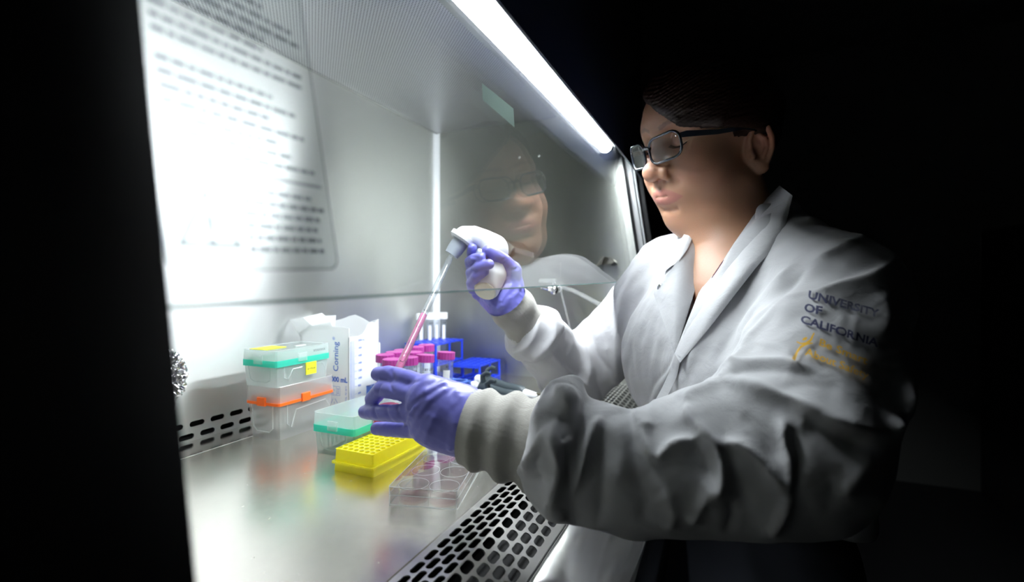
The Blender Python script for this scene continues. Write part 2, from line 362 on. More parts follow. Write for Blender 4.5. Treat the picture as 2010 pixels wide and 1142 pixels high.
for lz in np.arange(.049, .158, .0056):
    if random.random() < .12: continue
    x = .006; end = .084 - random.random()*.03
    while x < end: wd = random.uniform(.003,.009); bar(x, lz, min(x+wd, end), lz+.0021); x += wd+.0011
def ring_poly(outer, inner):
    n = len(outer); on_glass(ink, [(x,y,0) for x, y in outer+inner], [(i,(i+1)%n,(i+1)%n+n,i+n) for i in range(n)], LX0, LZ0, ROT)
def tri(cx, cz, s): return [(cx-s, cz-s*.58), (cx+s, cz-s*.58), (cx, cz+s*1.15)]
ring_poly(tri(.0190,.0180,.0140), tri(.0190,.0180,.0108))
v, f = text_mesh('!', .017, 'CENTER', .0004); on_glass(ink, v, f, LX0+.0190, LZ0+.0118, ROT)
ib = ink.build('label_print', M['ink'], lab)
# small green-white sticker high on the glass
gs = MB(); v4 = []
def PG(u, v, off=0.):
    q = dr(u, v); t = (.187 - off)/(q[1]-.15*q[2]) ; return CAM+q*t
g4 = [PG(946,163,.001), PG(1008,213,.001), PG(1010,250,.001), PG(948,196,.001)]
gsm = MB().add(g4, [(3,2,1,0)]).build('inspection_sticker', M['green_sticker'], sash, M=SI); gsm['label'] = 'pale green inspection sticker on the glass'
# frame: black sloping post at the near left, white and dark rails at the far right
def slope_post(x0, x1, off0, off1, z0, z1):
    a = [(gy(z0)-off0, z0), (gy(z0)-off1, z0), (gy(z1)-off1, z1), (gy(z1)-off0, z1)]
    return yz_prism(MB(), a, x0, x1)
cpart('sash_post', slope_post(XL-.045, .1105, .000, .012, .80, 1.93), M['black'], bevel=.001)
cpart('sash_rail', slope_post(XR-.001, XR+.020, .016, .003, 1.02, 1.482), M['white_enamel'], bevel=.001)
cpart('sash_rail', slope_post(XR+.003, XR+.030, .022, .018, 1.02, 1.482), M['white_enamel'], bevel=.001)
cpart('sash_post', slope_post(XR+.022, XR+.07, .000, .035, .80, 1.482), M['black'], bevel=.002)
cpart('sash_gasket', slope_post(XR-.004, XR-.0005, .0035, -.001, 1.17, 1.482), M['black'])
# dotted seal strip of small holes on the side panel
mb = MB()
for k in range(46):
    z = 1.178 + k*.0062; y = gy(z)+.021; q = zframe((XR-.0004,y,z),(-1,0,0)); mb.lathe([(.0011,0),(.0011,.0002)], 8, q)
dt = cpart('seal_holes', mb, M['cavity']); dt['kind'] = 'stuff'
# front: drain grille with real slots, first flat then dropping towards the operator
YG0, YF, YG1 = .258, .219, .148
def gfn(x, y):          # y runs from the deck edge to the operator
    if y < YG0-YF: return Vector((XL+x, YG0-y, DECK-.001)), Vector((0,0,1))
    t = y-(YG0-YF); n = Vector((0,-.5,.866)); return Vector((XL+x, YF-t*.866, DECK-.001-t*.5)), n
rows = []; yy = .0022; 
for k in range(4): rows.append((yy, yy+.0092)); yy += .0092
for k in range(4): rows.append((yy, yy+.0122)); yy += .0122
mb = MB(); slot_plate(mb, XR-XL, rows, .0225, .0190, .0092, gfn, .0012, 6)
# plain margins
for y0, y1 in ((-.004,.0022), (yy, yy+.006)):
    a = gfn(0,y0)[0]; b = gfn(XR-XL,y0)[0]; c = gfn(XR-XL,y1)[0]; d_ = gfn(0,y1)[0]; dn = Vector((0,0,-.0015))
    mb.add([a,b,c,d_,a+dn,b+dn,c+dn,d_+dn], [(0,3,2,1),(4,5,6,7),(0,1,5,4),(3,7,6,2)])
cpart('intake_grille', mb, M['grille'])
cpart('grille_drain', yz_prism(MB(), [(.262,.86),(.262,.855),(.10,.82),(.10,.825)], XL, XR), M['cavity'])
GE = gfn(0, yy+.006)[0]       # front edge of the grille
# polished front rail curving to the operator
mb = MB(); pr_ = [(GE.y, GE.z), (GE.y-.006, GE.z-.001), (GE.y-.06, GE.z-.012), (GE.y-.085, GE.z-.024), (GE.y-.095, GE.z-.045), (GE.y-.095, GE.z-.09), (GE.y-.09,.74),(GE.y,.74)]
yz_prism(mb, pr_, XL-.045, XR+.07); cpart('front_rail', mb, M['rail'], bevel=.004, seg=3)
pl_ = MB(); a = [gfn(.66-XL, yy-.014)[0], gfn(.66-XL, yy+.008)[0], gfn(.735-XL, yy+.008)[0], gfn(.735-XL, yy-.014)[0]]
a = [p+Vector((0,-.0005,.0010)) for p in a]; up = Vector((0,-.001,.0016))
pl_.add(a+[p+up for p in a], [(0,3,2,1),(4,5,6,7),(0,1,5,4),(1,2,6,5),(2,3,7,6),(3,0,4,7)]); cpart('grille_clip', pl_, M['white_enamel'])
# cabinet stand
mb = MB()
for x in (XL-.03, XR+.02):
    for y in (.19, .78): mb.box(x, y, 0, x+.05, y+.05, .74)
    mb.box(x, .24, .08, x+.05, .78, .13)
mb.box(XL+.02,.80,.35,XR+.02,.83,.40); cpart('stand', mb, M['black'])
# LED on the housing
p = PX(1137,62,.72); led = MB().lathe([(.0015,0),(.0012,.0012)], 10, zframe((.95,.2155,1.735),(0,-1,0))); cpart('status_light', led, pbr('blue_led', (.02,.03,.2), .3, emit=((.1,.2,1), 3)))
# end wall fittings: bracket, clip, screws, tap
def bent(mb, pts, x0, x1, th=.0015):
    n = len(pts)
    for k in range(n-1):
        (y0, z0), (y1, z1) = pts[k], pts[k+1]; d0 = Vector((0, -(z1-z0), y1-y0)).normalized()*th
        a = [Vector((x0,y0,z0)), Vector((x1,y0,z0)), Vector((x1,y1,z1)), Vector((x0,y1,z1))]
        mb.add(a+[q+d0 for q in a], [(0,3,2,1),(4,5,6,7),(0,1,5,4),(1,2,6,5),(2,3,7,6),(3,0,4,7)])
M['dull_steel'] = steel('dull_steel', (.42,.40,.36), .3, 0, (1,0,0), (20,20,20), .02)
br = thing('wall_bracket', 'bent steel shelf bracket on the end wall behind the raised gloved hand', 'bracket', (XR,.50,1.26))
mb = MB(); bx = Vector((XR,.50,1.26))
rel = lambda p: tuple(Vector(p)-bx)
A = PX(990,474,XR-.001); B_ = PX(1028,475,XR-.001); Cc = PX(1063,492,XR-.001)
top = [Vector((XR-.001,.548,1.284)), Vector((XR-.001,.500,1.277)), Vector((XR-.060,.448,1.247)), Vector((XR-.060,.500,1.262))]
thv = Vector((0,0,-.0018))
mb.add([rel(q) for q in top]+[rel(q+thv) for q in top], [(0,1,2,3),(7,6,5,4),(0,4,5,1),(1,5,6,2),(2,6,7,3),(3,7,4,0)])
mb.build('bracket_top', M['dull_steel'], br)
mb = MB(); lip = [top[3]+thv, top[2]+thv, top[2]+Vector((.004,0,-.014)), top[3]+Vector((.004,0,-.014))]
mb.add([rel(q) for q in lip]+[rel(q+Vector((.0018,0,0))) for q in lip], [(0,1,2,3),(7,6,5,4),(0,4,5,1),(1,5,6,2),(2,6,7,3),(3,7,4,0)]); mb.build('bracket_lip', M['dull_steel'], br)
mb = MB(); gs_ = [top[0]+thv, top[3]+thv, Vector((XR-.012,.545,1.238)), Vector((XR-.001,.548,1.236))]
mb.add([rel(q) for q in gs_]+[rel(q+Vector((0,-.0018,0))) for q in gs_], [(0,1,2,3),(7,6,5,4),(0,4,5,1),(1,5,6,2),(2,6,7,3),(3,7,4,0)]); mb.build('bracket_gusset', M['dull_steel'], br)
cl = thing('wall_clip', 'small bent steel clip on the end wall beside the white coat shoulder', 'clip', (XR,.262,1.222))
def tri_plate(name, pts, nrm, parent, base, mat, th=.0015):
    mb = MB(); q = [Vector(p)-base for p in pts]; nn = Vector(nrm)*th; k = len(q)
    mb.add(q+[p+nn for p in q], [tuple(range(k)), tuple(range(2*k-1, k-1, -1))]+[(i, i+k, (i+1) % k+k, (i+1) % k) for i in range(k)]); return mb.build(name, mat, parent)
bx2 = Vector((XR,.262,1.222))
tri_plate('clip_plate', [(XR-.001,.300,1.213),(XR-.001,.288,1.235),(XR-.014,.262,1.232),(XR-.022,.243,1.218),(XR-.001,.252,1.226)], (0,0,.1), cl, bx2, M['dull_steel'])
tri_plate('clip_plate', [(XR-.002,.302,1.212),(XR-.002,.282,1.236),(XR-.018,.278,1.232),(XR-.018,.284,1.216)], (0,-1,0), cl, bx2, M['dull_steel'])
MB().tube([(-.001,-.004,-.006),(-.022,-.012,-.006)], .0045, 10).build('clip_pin', M['black'], cl)
for u, v in ((1020,309),(1058,306)):
    q = PX(u, v, XR); t = MB().lathe([(.0038,0),(.0036,.0015),(.002,.0028)], 14, zframe(q,(-1,0,0))).build('wall_screw', M['chrome'], smooth=.6)
    tag(t, ('left' if u < 1040 else 'right')+' of the two round screw heads high on the end wall', 'screw', 'screw heads on the end wall')
tp = thing('gas_tap', 'chrome petcock with a pointed nozzle on the end wall under the glass edge', 'tap', tuple(PX(1088,566,XR-.03)))
q0 = Vector(tp.location)
MB().lathe([(.011,0),(.011,.006),(.008,.008),(.008,.03)], 20, zframe((.03,0,0),(-1,0,0))).build('tap_base', M['chrome'], tp, smooth=.6)
MB().lathe([(.0,-.012),(.009,-.010),(.0125,-.004),(.0125,.004),(.009,.010),(.0,.012)], 20, zframe((0,0,-.004),(0,0,1))).build('tap_body', M['chrome'], tp, smooth=.8)
MB().lathe([(.0085,.008),(.0085,.015),(.0075,.016),(.0035,.030),(.0025,.032),(.0025,.034)], 18, zframe((0,0,0),(-.35,.90,.05))).build('tap_nozzle', M['chrome'], tp, smooth=.6)
MB().lathe([(.0078,-.004),(.0078,.004)], 18, zframe((-.004,.011,0),(-.35,.90,.05))).build('tap_ring', M['black'], tp, smooth=.6)
MB().lathe([(.006,.008),(.006,.014),(.004,.016)], 14, zframe((0,0,0),(0,0,1))).build('tap_stem', M['chrome'], tp, smooth=.6)
M['tubing'] = clear('clear_tubing', (.96,.97,.97), .22, (.85,.86,.85), .03, 1.6)
MB().tube([(0,.040,.020),(0,.002,.020),(0,-.004,.020)], .0055, 14).build('tap_handle', M['tubing'], tp, smooth=.6)
hs = MB(); pts = [Vector(P(1098,562,1.25)), Vector(P(1125,570,1.22)), Vector(P(1150,583,1.18)), Vector(P(1185,602,1.13)), Vector(P(1215,622,1.09))]
hs.tube(pts, .0052, 14); h = hs.build('clear_hose', M['tubing'], smooth=.6); tag(h, 'clear plastic hose running from the chrome petcock behind the coat', 'hose')
hs = MB(); pts = [Vector(P(1100,566,1.27)), Vector(P(1108,600,1.25)), Vector(P(1118,640,1.23)), Vector(P(1126,700,1.22))]
hs.tube(pts, .0028, 10); h = hs.build('thin_hose', M['tubing'], smooth=.6); tag(h, 'thin clear tube hanging down from the chrome petcock', 'hose')
# ================================================================== things on the work surface
M['pp'] = clear('clear_polypropylene', (.97,.98,.98), .30, (.95,.97,.96), .12, 1.3)
M['pp_milky'] = clear('milky_polypropylene', (.98,.99,.99), .42, (.96,1.0,.99), .15, 1.3, .62)
M['pp_tip'] = clear('milky_tip_plastic', (.95,.96,.95), .30, (.9,.9,.88), .2, 1.0)
M['teal'] = pbr('teal_plastic', (.10,.72,.60), .35, trans=.0, sss=.0)
M['teal'] = clear('teal_plastic', (.5,.98,.9), .78, (.12,.86,.70), .2, 1.2)
M['orange'] = pbr('orange_plastic', (1.0,.16,.015), .35)
M['orange_lid'] = clear('orange_tinted_lid', (1,.75,.6), .35, (1,.5,.3), .15, 1.2)
M['yellow'] = clear('yellow_plastic', (1,.97,.15), .88, (1,.95,.02), .3, 1.2, .42)
M['tape_yellow'] = pbr('yellow_tape', (.95,.88,.03), .6)
M['tape_white'] = pbr('white_tape', (.9,.9,.88), .6)
M['hdpe'] = clear('frosted_bottle_plastic', (1,1,1), .90, (.97,.98,.98), .3, .8, .5)
M['blueink'] = pbr('blue_print', (.03,.14,.62), .6)
M['blackink'] = pbr('black_print', (.02,.02,.03), .6)
M['magenta'] = pbr('magenta_cap_plastic', (.38,.04,.26), .4)
M['whitecap'] = pbr('white_cap_plastic', (.9,.92,.93), .4)
M['tubeclear'] = clear('clear_tube_plastic', (.95,.97,.98), .14, (.85,.9,.95), .04, 1.6)
M['writing_patch'] = pbr('white_writing_patch', (.85,.87,.88), .5)
M['blue'] = pbr('blue_rack_plastic', (.010,.045,.62), .35, spec=.5)
M['lightblue'] = pbr('light_blue_rack_plastic', (.10,.20,.66), .35)
M['foil'] = steel('crumpled_foil', (.70,.70,.71), .22, 0, (1,0,0), (30,30,30), .1)
M['ps'] = clear('clear_polystyrene', (.96,.97,.97), .03, (.9,.9,.9), .02, 2.0)
M['medium_pink'] = clear('pink_medium', (1,.50,.74), .40, (.95,.42,.66), .05, 1.0)
M['medium_red'] = clear('red_medium', (.9,.25,.38), .5, (.75,.12,.25), .05, 1.0)
M['medium_plum'] = clear('plum_medium', (.58,.32,.42), .35, (.36,.14,.22), .05, 1.0)
M['medium_pale'] = clear('pale_medium', (.97,.90,.90), .08, (.8,.6,.6), .05, 1.0)
def rbox_shell(mb, x0,y0,x1,y1,z0,z1,r,tap=0.0, top=False, bot=False, n=3):
    """open-ended wall of a box with rounded corners; tap = inward taper at the bottom"""
    a = rrect(x0+tap,y0+tap,x1-tap,y1-tap,r,n); b = rrect(x0,y0,x1,y1,r,n); k = len(a)
    v = [(x,y,z0) for x,y in a]+[(x,y,z1) for x,y in b]
    f = [(i,(i+1)%k,(i+1)%k+k,i+k) for i in range(k)]
    if top: f.append(tuple(range(k,2*k)))
    if bot: f.append(tuple(range(k-1,-1,-1)))
    return mb.add(v,f)
def tip_box(name, label, loc, LX, LY, Hb, Hband, Hlid, band, lidmat, bodymat, taper=.004, rz=0, legs=False):
    t = thing(name, label, 'tip box', loc, rz)
    b = MB(); rbox_shell(b, 0,0,LX,LY,0,Hb,.005,taper,bot=True)
    b.build('box_body', bodymat, t, smooth=.5)
    # raised U ribs on the two faces seen
    for (fx) in (0, 1):
        rb = MB()
        if fx == 0: pts = [(.0-.0004,LY*.18,Hb),( .001,LY*.20,Hb*.35),(.002,LY*.32,Hb*.22),(.002,LY*.70,Hb*.22),(.001,LY*.80,Hb*.35),(-.0004,LY*.84,Hb)]
        else: pts = [(LX*.14,0,Hb),(LX*.15,.001,Hb*.45),(LX*.22,.001,Hb*.30),(LX*.30,.001,Hb*.78),(LX*.85,0,Hb*.84),(LX*.93,0,Hb*.6),(LX*.95,.001,.004)]
        rb.tube(pts, .0009, 6); rb.build('moulded_rib', M['pp_milky'], t, smooth=.8)
    bd = MB(); e = .0022
    o1 = rrect(-e,-e,LX+e,LY+e,.006,3); k = len(o1); i1 = rrect(.002,.002,LX-.002,LY-.002,.005,3)
    v = [(x,y,Hb) for x,y in o1]+[(x,y,Hb+Hband) for x,y in o1]+[(x,y,Hb+Hband) for x,y in i1]+[(x,y,Hb) for x,y in i1]
    f = []
    for s_ in range(4):
        q = ((s_+1) % 4)*k
        f += [(s_*k+i, s_*k+(i+1)%k, q+(i+1)%k, q+i) for i in range(k)]
    bd.add(v, f); bd.build('rack_rim', band, t, smooth=.5)
    # tip deck with holes filled by tips
    dk = MB(); zt = Hb+Hband*.6; dk.box(.003,.003,zt-.0016,LX-.003,LY-.003,zt); dk.build('tip_deck', band, t)
    tips = MB(); nx, ny = 12, 8; px_, py_ = (LX-.012)/nx, (LY-.010)/ny
    for i in range(nx):
        for j in range(ny):
            x, y = .006+px_*(i+.5), .005+py_*(j+.5)
            tips.lathe([(.0005, max(.006, zt-.046)), (.0022, zt-.008), (.0027, zt), (.0031, zt+.006)], 6, Matrix.Translation((x,y,0)), cap=False)
    tp_ = tips.build('pipette_tips', M['pp_tip'], t, smooth=.8); tp_['kind'] = 'stuff'
    ld = MB(); z0 = Hb+Hband; rbox_shell(ld, -.001,-.001,LX+.001,LY+.001, z0, z0+Hlid, .006, -.0008, top=True)
    ld.build('lid', lidmat, t, smooth=.5)
    rr_ = MB(); o2 = [(x,y,z0+Hlid) for x,y in rrect(-.001,-.001,LX+.001,LY+.001,.006,3)]; rr_.tube(o2+[o2[0]], .0007, 5, cap=False)
    rr_.build('lid_edge', M['pp_milky'], t, smooth=.8)
    for (x, y) in ((LX*.45, -.0032), (-.0032, LY*.5)):
        c = MB()
        if y < 0: c.box(x-.009, y-.0012, z0-.006, x+.009, y+.003, z0+.008)
        else: c.box(x-.0012, y-.009, z0-.006, x+.003, y+.009, z0+.008)
        c.build('latch', band if legs else lidmat, t, bevel=.0008, seg=1)
    return t
def face_text(parent, name, txt, size, M4, mat, align='LEFT', bold=0., ext=.0, spacing=1.):
    v, f = text_mesh(txt, size, align, bold, ext, spacing); return MB().add(v, f).build(name, mat, parent, M=M4)
# lower box with an orange rim, teal box standing on it
b1 = tip_box('tip_box', 'clear pipette tip box with orange rim under the taped teal box', (.577,.646,DECK), .117,.070,.0555,.0045,.0255,M['orange'],M['pp'],M['pp'],.0045,0,True)
# orange inner skirt seen through its lid
MB().box(.004,.004,.0605,.118,.066,.068).build('tip_tray', M['orange_lid'], b1, bevel=.001, seg=1)
b2 = tip_box('tip_box', 'milky teal rimmed tip box with yellow tape standing on the orange rimmed box', (.570,.644,DECK+.0858), .112,.072,.032,.010,.0155,M['teal'],M['pp_milky'],M['pp_milky'],.002)
tp_ = MB().box(.056,-.0052,.012,.078,-.0032,.032).build('side_tape', M['tape_yellow'], b2)
face_text(tp_, 'handwriting', 'p-ritual', .0060, Matrix.Translation((.0585,-.0053,.0200)) @ Matrix.Rotation(PI/2,4,'X'), M['blackink'], bold=.00005)
MB().box(.003,.028,.0579,.046,.062,.0585).build('lid_tape', M['tape_yellow'], b2)
MB().box(.058,.020,.0579,.080,.026,.0584).build('lid_label', M['tape_white'], b2)
face_text(b2, 'scribble', 'XXXXXXX', .0055, Matrix.Translation((.074,-.0024,.0480)) @ Matrix.Rotation(PI/2,4,'X'), M['blackink'])
b3 = tip_box('tip_box', 'milky teal rimmed tip box on the deck beside the left gloved hand', (.5615,.4835,DECK), .122,.075,.033,.010,.0175,M['teal'],M['pp_milky'],M['pp_milky'],.002)
MB().box(.058,.020,.0609,.080,.027,.0614).build('lid_label', M['tape_white'], b3)
# yellow microtube rack
yr = thing('tube_rack', 'yellow 96-hole microtube rack with a flange on the deck', 'rack', (.520,.4175,DECK), math.radians(-1))
LXY, LYY, HH = .127,.066,.0285
mb = MB(); rbox_shell(mb, .001,.001,LXY-.001,LYY-.001,.000,HH,.004,-.0015); mb.build('rack_body', M['yellow'], yr, smooth=.5)
mb = MB(); NX, NY = 12, 7; cx, cy = (LXY-.002)/NX, (LYY-.002)/NY
for i in range(NX):
    for j in range(NY):
        x0, y0 = .001+cx*i, .001+cy*j; r = .0034; xc, yc = x0+cx/2, y0+cy/2
        cir = [(xc+r*math.cos(2*PI*(k+.5)/8), yc+r*math.sin(2*PI*(k+.5)/8)) for k in range(8)]
        sq = [(x0+cx,yc),(x0+cx,y0+cy),(xc,y0+cy),(x0,y0+cy),(x0,yc),(x0,y0),(xc,y0),(x0+cx,y0)]
        v = [(x,y,HH) for x,y in sq]+[(x,y,HH+.0006) for x,y in cir]+[(x,y,HH-.0045) for x,y in cir]
        f = []
        for k in range(8):
            k2 = (k+1)%8; f.append((k,k2,8+k2,8+k)); f.append((8+k,8+k2,16+k2,16+k))
        f = [(0,1,8),(1,2,9),(1,9,8)] and [(k,(k+1)%8,8+(k+1)%8,8+k) for k in range(8)]+[(8+k,8+(k+1)%8,16+(k+1)%8,16+k) for k in range(8)]+[tuple(16+k for k in range(8))]
        mb.add(v, f)
mb.build('hole_deck', M['yellow'], yr, smooth=.5)
mb = MB(); e = .004; rbox_shell(mb,-e,-e*.5,LXY+e,LYY+e*.5,.0105,.0128,.004,0,top=True,bot=True); mb.build('flange', M['yellow'], yr, smooth=.5)
# six-well plate
pf = frame((.4795,.2755,DECK), (.141,.036,0), z=(0,0,1))
pf.translation = Vector((.4840,.2745,DECK))
wp = thing('well_plate', 'clear six-well culture plate with purple medium lying by the intake grille', 'plate', mat=pf)
PLX, PLY = .134, .078
mb = MB(); rbox_shell(mb,0,0,PLX,PLY,.0,.0135,.003,-.0005); mb.build('plate_skirt', M['ps'], wp, smooth=.5)
mb = MB(); rbox_shell(mb,-.0012,-.0012,PLX+.0012,PLY+.0012,.0115,.0205,.0035,0,top=True); mb.build('lid', M['ps'], wp, smooth=.5)
mb = MB()
for z in (.0005,.0115,.0205):
    o2 = [(x,y,z) for x,y in rrect(-.001,-.001,PLX+.001,PLY+.001,.0035,3)]; mb.tube(o2+[o2[0]], .00045, 5, cap=False)
for (x,y) in ((0,0),(PLX,0),(0,PLY),(PLX,PLY)): mb.tube([(x,y,0),(x,y,.0205)], .0005, 5)
mb.build('plate_edges', M['pp_milky'], wp, smooth=.8)['kind'] = 'stuff'
for i in range(3):
    for j in range(2):
        x, y = .0235+i*.0430, .0205+j*.0370; q = Matrix.Translation((x,y,0))
        wl = MB().lathe([(.0172,.001),(.0174,.0155)], 28, q, cap=False).build('well', M['ps'], wp, smooth=.8)
        MB().tube([(x+.0174*math.cos(2*PI*k/28), y+.0174*math.sin(2*PI*k/28), .0155) for k in range(29)], .0004, 5, cap=False).build('well_rim', M['pp_milky'], wl, smooth=.8)
        dark = (i, j) in ((1,1),(2,1))
        MB().lathe([(.0001,.0012),(.0168,.0012),(.0168,.0070 if dark else .0025),(.0001,.0068 if dark else .0024)], 28, q, cap=False).build('medium', M['medium_plum'] if dark else M['medium_pale'], wl, smooth=.5)
# torn-open square bottle, upside: real open box with ragged edge and folded flaps
cbt = thing('plastic_bottle', 'frosted square 2000 mL bottle with torn open top behind the tip boxes', 'bottle', (.715,.628,DECK))
BX, BY = .085, .116
def wall_strip(name, fpt, L, tops, mat, th=.0012):
    """a wall with a ragged top: tops = [(s, height)]"""
    v = []; f = []
    for s_, h_ in tops: v += [fpt(s_, .0, 0), fpt(s_, h_, 0), fpt(s_, .0, th), fpt(s_, h_, th)]
    for k in range(len(tops)-1):
        a, b = 4*k, 4*k+4
        f += [(a,b,b+1,a+1),(a+2,a+3,b+3,b+2),(a+1,b+1,b+3,a+3)]
    f += [(0,1,3,2),(4*(len(tops)-1),4*(len(tops)-1)+2,4*(len(tops)-1)+3,4*(len(tops)-1)+1)]
    return MB().add(v,f).build(name, mat, cbt)
# left face (x = 0 plane, s from the near corner towards the back wall)
wall_strip('bottle_side', lambda s_,h,o: (o, s_*BY, h), BY, [(0,.168),(.12,.170),(.25,.1695),(.33,.171),(.36,.178),(.55,.1745),(.72,.170),(.86,.168),(1,.160)], M['hdpe'])
wall_strip('bottle_side', lambda s_,h,o: (s_*BX, o, h), BX, [(0,.152),(.1,.1515),(.3,.151),(.45,.154),(.55,.162),(.62,.171),(.75,.1745),(.85,.172),(.93,.174),(1,.179)], M['hdpe'])
wall_strip('bottle_side', lambda s_,h,o: (BX-o, s_*BY, h), BY, [(0,.179),(.2,.172),(.35,.180),(.5,.186),(.62,.183),(.8,.176),(1,.172)], M['hdpe'])
wall_strip('bottle_side', lambda s_,h,o: (s_*BX, BY-o, h), BX, [(0,.160),(.3,.172),(.6,.180),(1,.172)], M['hdpe'])
MB().box(.001,.001,0,BX-.001,BY-.001,.0015).build('bottle_base', M['hdpe'], cbt)
MB().box(BX-.001,-.001,.0,BX+.004,.012,.132).build('moulded_grip', M['hdpe'], cbt, bevel=.001)
def flap(pts, th=.001):
    p = [Vector(q) for q in pts]; n = (p[1]-p[0]).cross(p[-1]-p[0]).normalized()*th; k = len(p)
    MB().add(p+[q+n for q in p], [tuple(range(k)), tuple(range(2*k-1,k-1,-1))]+[(i,i+k,(i+1)%k+k,(i+1)%k) for i in range(k)]).build('torn_flap', M['hdpe'], cbt)
flap([(.001,BY*.30,.170),(.001,BY*.78,.172),(.018,BY*.80,.186),(.020,BY*.42,.189)])
flap([(.001,BY*.74,.168),(.001,BY*1.0,.145),(-.006,BY*1.18,.180),(-.002,BY*.92,.184)])
flap([(BX*.1,BY-.001,.165),(BX*.9,BY-.001,.172),(BX*.8,BY+.014,.188),(BX*.2,BY+.012,.182)])
LF = lambda s_, z: Matrix(((0,0,-1,-.0004),(-1,0,0,s_),(0,1,0,z),(0,0,0,1)))      # text frame on the left face
LFv = lambda s_, z: Matrix(((0,0,-1,-.0004),(0,1,0,s_),(1,0,0,z),(0,0,0,1)))      # reading upwards
def up_frame(s_, z): return Matrix(((0,0,-1,-.0004),(0,1,0,s_),(1,0,0,z),(0,0,0,1)))
face_text(cbt, 'brand_print', 'Corning', .0165, Matrix(((0,0,-1,-.0005),(0,1,0,.0245),(1,0,0,.0875),(0,0,0,1))), M['blueink'], bold=.0001)
face_text(cbt, 'registered_mark', '®', .008, Matrix(((0,0,-1,-.0005),(0,1,0,.032),(1,0,0,.145),(0,0,0,1))), M['blueink'])
face_text(cbt, 'volume_print', '2000 mL', .0125, LF(.0475,.069), M['blueink'], bold=.0005)
ln = MB()
def lf_rect(s0,z0,s1,z1): ln.add([(-.0005,s0,z0),(-.0005,s1,z0),(-.0005,s1,z1),(-.0005,s0,z1)], [(0,1,2,3)])
def lf_box(s0,z0,s1,z1,w=.0005):
    lf_rect(s0,z0,s1,z0+w); lf_rect(s0,z1-w,s1,z1); lf_rect(s0,z0,s0+w,z1); lf_rect(s1-w,z0,s1,z1)
lf_box(.020,.044,.0435,.0605); lf_rect(.0285,.044,.029,.0605)
for a, b, c, d_ in ((.0215,.047,.0275,.0475),(.0215,.056,.0275,.0565),(.0235,.047,.024,.0565),(.0255,.047,.026,.0565)): lf_rect(a,b,c,d_)
# recycling triangle of three strokes
for k in range(3):
    a0 = PI/2+2*PI*k/3; a1 = a0+2*PI/3; c0 = (.0335+.0075*math.cos(a0+.25), .0305+.0075*math.sin(a0+.25)); c1 = (.0335+.0075*math.cos(a1-.45), .0305+.0075*math.sin(a1-.45))
    d0 = Vector((c1[0]-c0[0], c1[1]-c0[1])); nn = Vector((-d0.y, d0.x)).normalized()*.0004
    ln.add([(-.0005,c0[0]-nn.x,c0[1]-nn.y),(-.0005,c1[0]-nn.x,c1[1]-nn.y),(-.0005,c1[0]+nn.x,c1[1]+nn.y),(-.0005,c0[0]+nn.x,c0[1]+nn.y)], [(0,1,2,3)])
ln.build('box_print', M['blueink'], cbt)
for i, t_ in enumerate(('PP', '121°C', 'MAX')): face_text(cbt, 'material_print', t_, .0042, LF(.0428,.0562-.005*i), M['blueink'])
face_text(cbt, 'recycling_print', '5', .005, LF(.035,.0280), M['blueink'])
RF = lambda x, z: Matrix(((1,0,0,x),(0,0,-1,-.0005),(0,1,0,z),(0,0,0,1)))
sc = MB()
for k in range(71):
    z = .143-k*.0020; big = k % 7 == 0; wd = .017 if big else .011
    sc.add([(.004,-.0005,z),(.004+wd,-.0005,z),(.004+wd,-.0005,z+.0004),(.004,-.0005,z+.0004)], [(0,1,2,3)])
sc.add([(.0036,-.0005,.003),(.0042,-.0005,.003),(.0042,-.0005,.1434),(.0036,-.0005,.1434)], [(0,1,2,3)])
sc.build('scale_print', M['blueink'], cbt)
for k in range(8): face_text(cbt, 'scale_number', ('2000 mL' if k == 0 else str(2000-200*k)), .0052, RF(.024,.1415-.014*k), M['blueink'], bold=.00008)
face_text(cbt, 'tolerance_print', 'TOL. TC 20°C', .0048, Matrix(((0,0,-1,-.0005),(0,1,0,.0045),(1,0,0,.034),(0,0,0,1))), M['blueink'])
# crumpled foil ball wrapped round a spigot on the back wall
fz = Vector(PY(316,742,.728)); fz.x = fz.x-.010
fb = thing('foil_wrap', 'crumpled ball of aluminium foil on the back wall at the far left', 'foil', tuple(fz))
bm = bmesh.new(); bmesh.ops.create_icosphere(bm, subdivisions=6, radius=1)
from mathutils import noise as NZ
for q in bm.verts:
    n_ = q.co.copy(); c1 = NZ.cell_vector(n_*3.1); d1 = abs(NZ.noise(n_*2.3))*.5+abs(NZ.noise(n_*5.5+Vector((3,1,2))))*.32+abs(NZ.noise(n_*13))*.10
    q.co = Vector((n_.x*.040, n_.y*.036, n_.z*.046*(1.0)))*(1.10-d1*.75)
me = bpy.data.meshes.new('foil'); bm.to_mesh(me); bm.free(); finish(me, 'foil', M['foil'], fb)
MB().lathe([(.008,0),(.008,.045)], 16, zframe((0,.042-.045+.0,0),(0,1,0))).build('spigot', M['chrome'], fb, smooth=.6)
